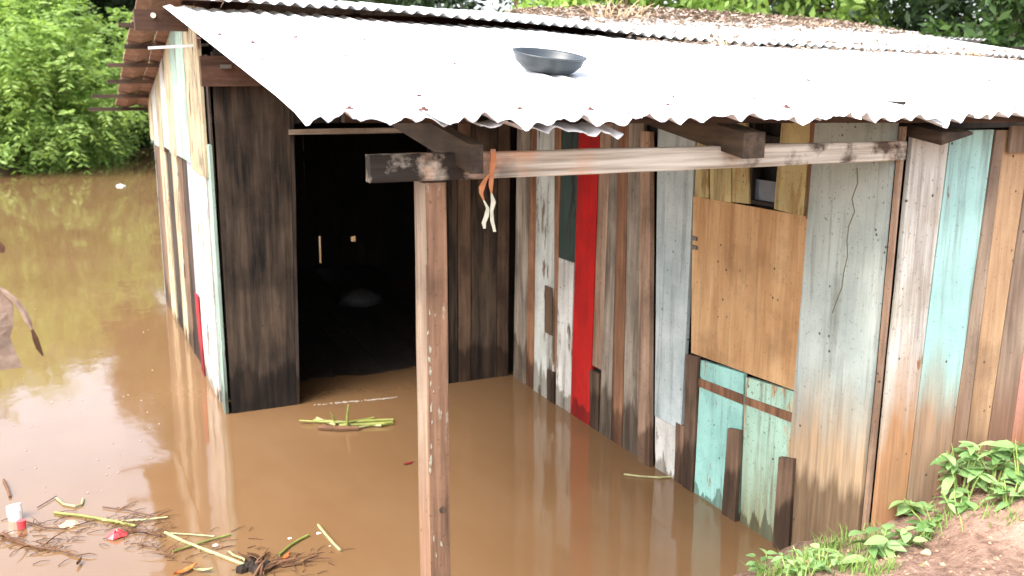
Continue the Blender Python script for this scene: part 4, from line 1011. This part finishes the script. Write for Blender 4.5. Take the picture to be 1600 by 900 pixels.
# ------------------------------------------------------------------ trees
def tree(name, az, d, h, rx, mat, label, nl, ls, crown_lo=.15, droop=.3, lobes=9, cat='tree', group=None, aspect=.35, trunk_r=.13, frond=0):
    x, y = d*math.sin(R(az)), d*math.cos(R(az)); z0 = max(float(ground_h(x, y)), -.4)
    root = empty(name, (x, y, z0), label, cat, group)
    m = MB(); top = Vector((x+random.uniform(-.4, .4), y, z0+h*.78))
    base = Vector((x, y, z0-.3)); mid = base.lerp(top, .5)+Vector((random.uniform(-.3, .3), 0, 0))
    m.tube([base, base.lerp(mid, .5), mid, top], [trunk_r, trunk_r*.8, trunk_r*.6, trunk_r*.2], 8)
    cl = []
    for k in range(lobes):
        t = crown_lo+(1-crown_lo)*(k+.5)/lobes
        env = math.sin(math.pi*min(.97, .16+.80*(t-crown_lo)/(1-crown_lo)))
        for j in range(3):
            a = random.uniform(0, 6.28); rr = rx*env*random.uniform(.35, .95)
            c = Vector((x+rr*math.cos(a), y+rr*math.sin(a), z0+h*t+random.uniform(-.3, .3)))
            cl.append((c, rx*random.uniform(.24, .44)))
            s0 = base.lerp(mid, min(1, .5+t*.5)) if t < .5 else mid.lerp(top, min(1, (t-.45)*1.6))
            m.tube([s0, s0.lerp(c, .55)+Vector((0, 0, .25)), c], [trunk_r*.35, trunk_r*.22, trunk_r*.06], 5)
    m.build('trunk', M['bark'], root)
    per = nl//len(cl); P = []; D = []
    for c, r in cl:
        nsub = max(6, per//26); cc = RNG.normal(0, 1, (nsub, 3)); cc /= np.linalg.norm(cc, axis=1)[:, None]; cc *= (RNG.uniform(.45, 1.0, nsub)**.6*r)[:, None]
        cc[:, 2] *= .75; k = RNG.integers(0, nsub, per)
        off = RNG.normal(0, r*.13, (per, 3)); P.append(np.array(c)+cc[k]+off)
        dd = cc[k]/r + RNG.normal(0, .55, (per, 3)); dd[:, 2] -= droop; D.append(dd)
    P = np.concatenate(P); D = np.concatenate(D); D /= np.linalg.norm(D, axis=1)[:, None]+1e-6
    keep = P[:, 2] > .05; P, D = P[keep], D[keep]; n = len(P)
    if frond:                                    # compound leaves: leaflets in pairs along a drooping rachis
        nf = n//frond; sel = RNG.permutation(n)[:nf]; P0, D0 = P[sel], D[sel]; FL = RNG.uniform(.45, .9, nf)
        side_ = np.cross(D0, np.array([0, 0, 1.0])); side_ /= np.linalg.norm(side_, axis=1)[:, None]+1e-6
        PP = []; DD = []
        for k in range(frond):
            t = (k//2+1)/(frond/2+.5); sg = 1 if k % 2 else -1
            p = P0 + D0*(FL*t)[:, None]; p[:, 2] -= .30*FL*t*t
            d = side_*sg + D0*.45 + RNG.normal(0, .18, (nf, 3)); d[:, 2] -= .25
            PP.append(p); DD.append(d/np.linalg.norm(d, axis=1)[:, None])
        P = np.concatenate(PP); D = np.concatenate(DD); keep = P[:, 2] > .03; P, D = P[keep], D[keep]; n = len(P)
    up = RNG.normal(0, 1, (n, 3)); Sx = np.cross(D, up); Sx /= np.linalg.norm(Sx, axis=1)[:, None]+1e-6
    L = RNG.uniform(.6, 1.3, n)*ls
    a = D*L[:, None]; b = Sx*(L*aspect*.5)[:, None]
    V = np.stack([P, P+a*.45-b, P+a, P+a*.45+b], 1).reshape(-1, 3)
    mk('crown', V, np.arange(n*4).reshape(-1, 4), mat, root, base=(x, y, z0))
    return root
G1 = 'trees and bushes on the far bank'
tree('feathery_bush', -2.7, 28.5, 4.7, 3.3, M['leaf_bright'], 'bright green feathery bush overhanging the water at the far left', 62000, .18, .05, .25, 10, 'bush', G1, .34, .12, 14)
tree('feathery_bush', 0.3, 31.0, 4.5, 1.9, M['leaf_bright'], 'smaller bright bush whose fronds touch the water', 34000, .17, .03, .35, 9, 'bush', G1, .34, .10, 14)
tree('bank_tree', -6.5, 33, 5.6, 4.0, M['leaf_mid'], 'mid green tree mostly beyond the left edge of the frame', 14000, .34, .08, .3, 9, 'tree', G1)
tree('bank_tree', 1.2, 35, 6.2, 2.6, M['leaf_dark'], 'dark tree directly behind the feathery bushes', 20000, .26, .06, .2, 9, 'tree', G1)
tree('bank_tree', 3.9, 40, 9.6, 3.0, M['leaf_dark'], 'dark tree between the bright bush and the roof end', 26000, .26, .02, .2, 10, 'tree', G1)
tree('drooping_bush', 3.2, 36.5, 3.3, 1.5, M['leaf_mid'], 'olive drooping bush at the waterline before the dark tree', 9000, .26, .03, .8, 6, 'bush', G1, .2)
tree('bank_tree', 6.2, 37.5, 11.5, 3.4, M['leaf_dark'], 'tall dark tree just behind the left end of the roof', 24000, .28, .03, .2, 10, 'tree', G1)
tree('bank_tree', 11, 33, 11.5, 4.2, M['leaf_mid'], 'mid green tree behind the left third of the ridge', 20000, .28, .04, .2, 10, 'tree', G1)
tree('bank_tree', 17.5, 31, 12, 4.4, M['leaf_dark'], 'dark tree behind the middle of the ridge', 22000, .26, .04, .2, 10, 'tree', G1)
tree('bank_tree', 24.5, 29, 11, 4.2, M['leaf_dark'], 'dark tree above the left end of the leaf litter', 22000, .26, .04, .2, 10, 'tree', G1)
tree('broad_bush', 32, 19, 6, 2.6, M['leaf_bright'], 'bright green bush above the middle of the roof litter', 16000, .22, .05, .3, 9, 'bush', G1, .4)
tree('broad_bush', 38.5, 19.5, 6.5, 2.6, M['leaf_bright'], 'bright green bush right of the similar one above the litter', 16000, .22, .05, .3, 9, 'bush', G1, .4)
tree('bank_tree', 35, 30, 11, 5.0, M['leaf_mid'], 'mid green tree behind the pair of bright bushes', 16000, .30, .04, .2, 10, 'tree', G1)
tree('bank_tree', 45, 22, 9.5, 3.4, M['leaf_dark'], 'dark tree behind the right end of the upper roof', 22000, .22, .03, .2, 10, 'tree', G1)
tree('bank_tree', 52.5, 21, 9.0, 3.4, M['leaf_dark'], 'dark tree at the upper right corner of the frame', 22000, .22, .03, .2, 10, 'tree', G1)
tree('broad_bush', 51.2, 15.5, 5.2, 1.6, M['leaf_mid'], 'mid green bush at the right edge of the frame above the eave', 12000, .18, .05, .4, 8, 'bush', G1, .4)
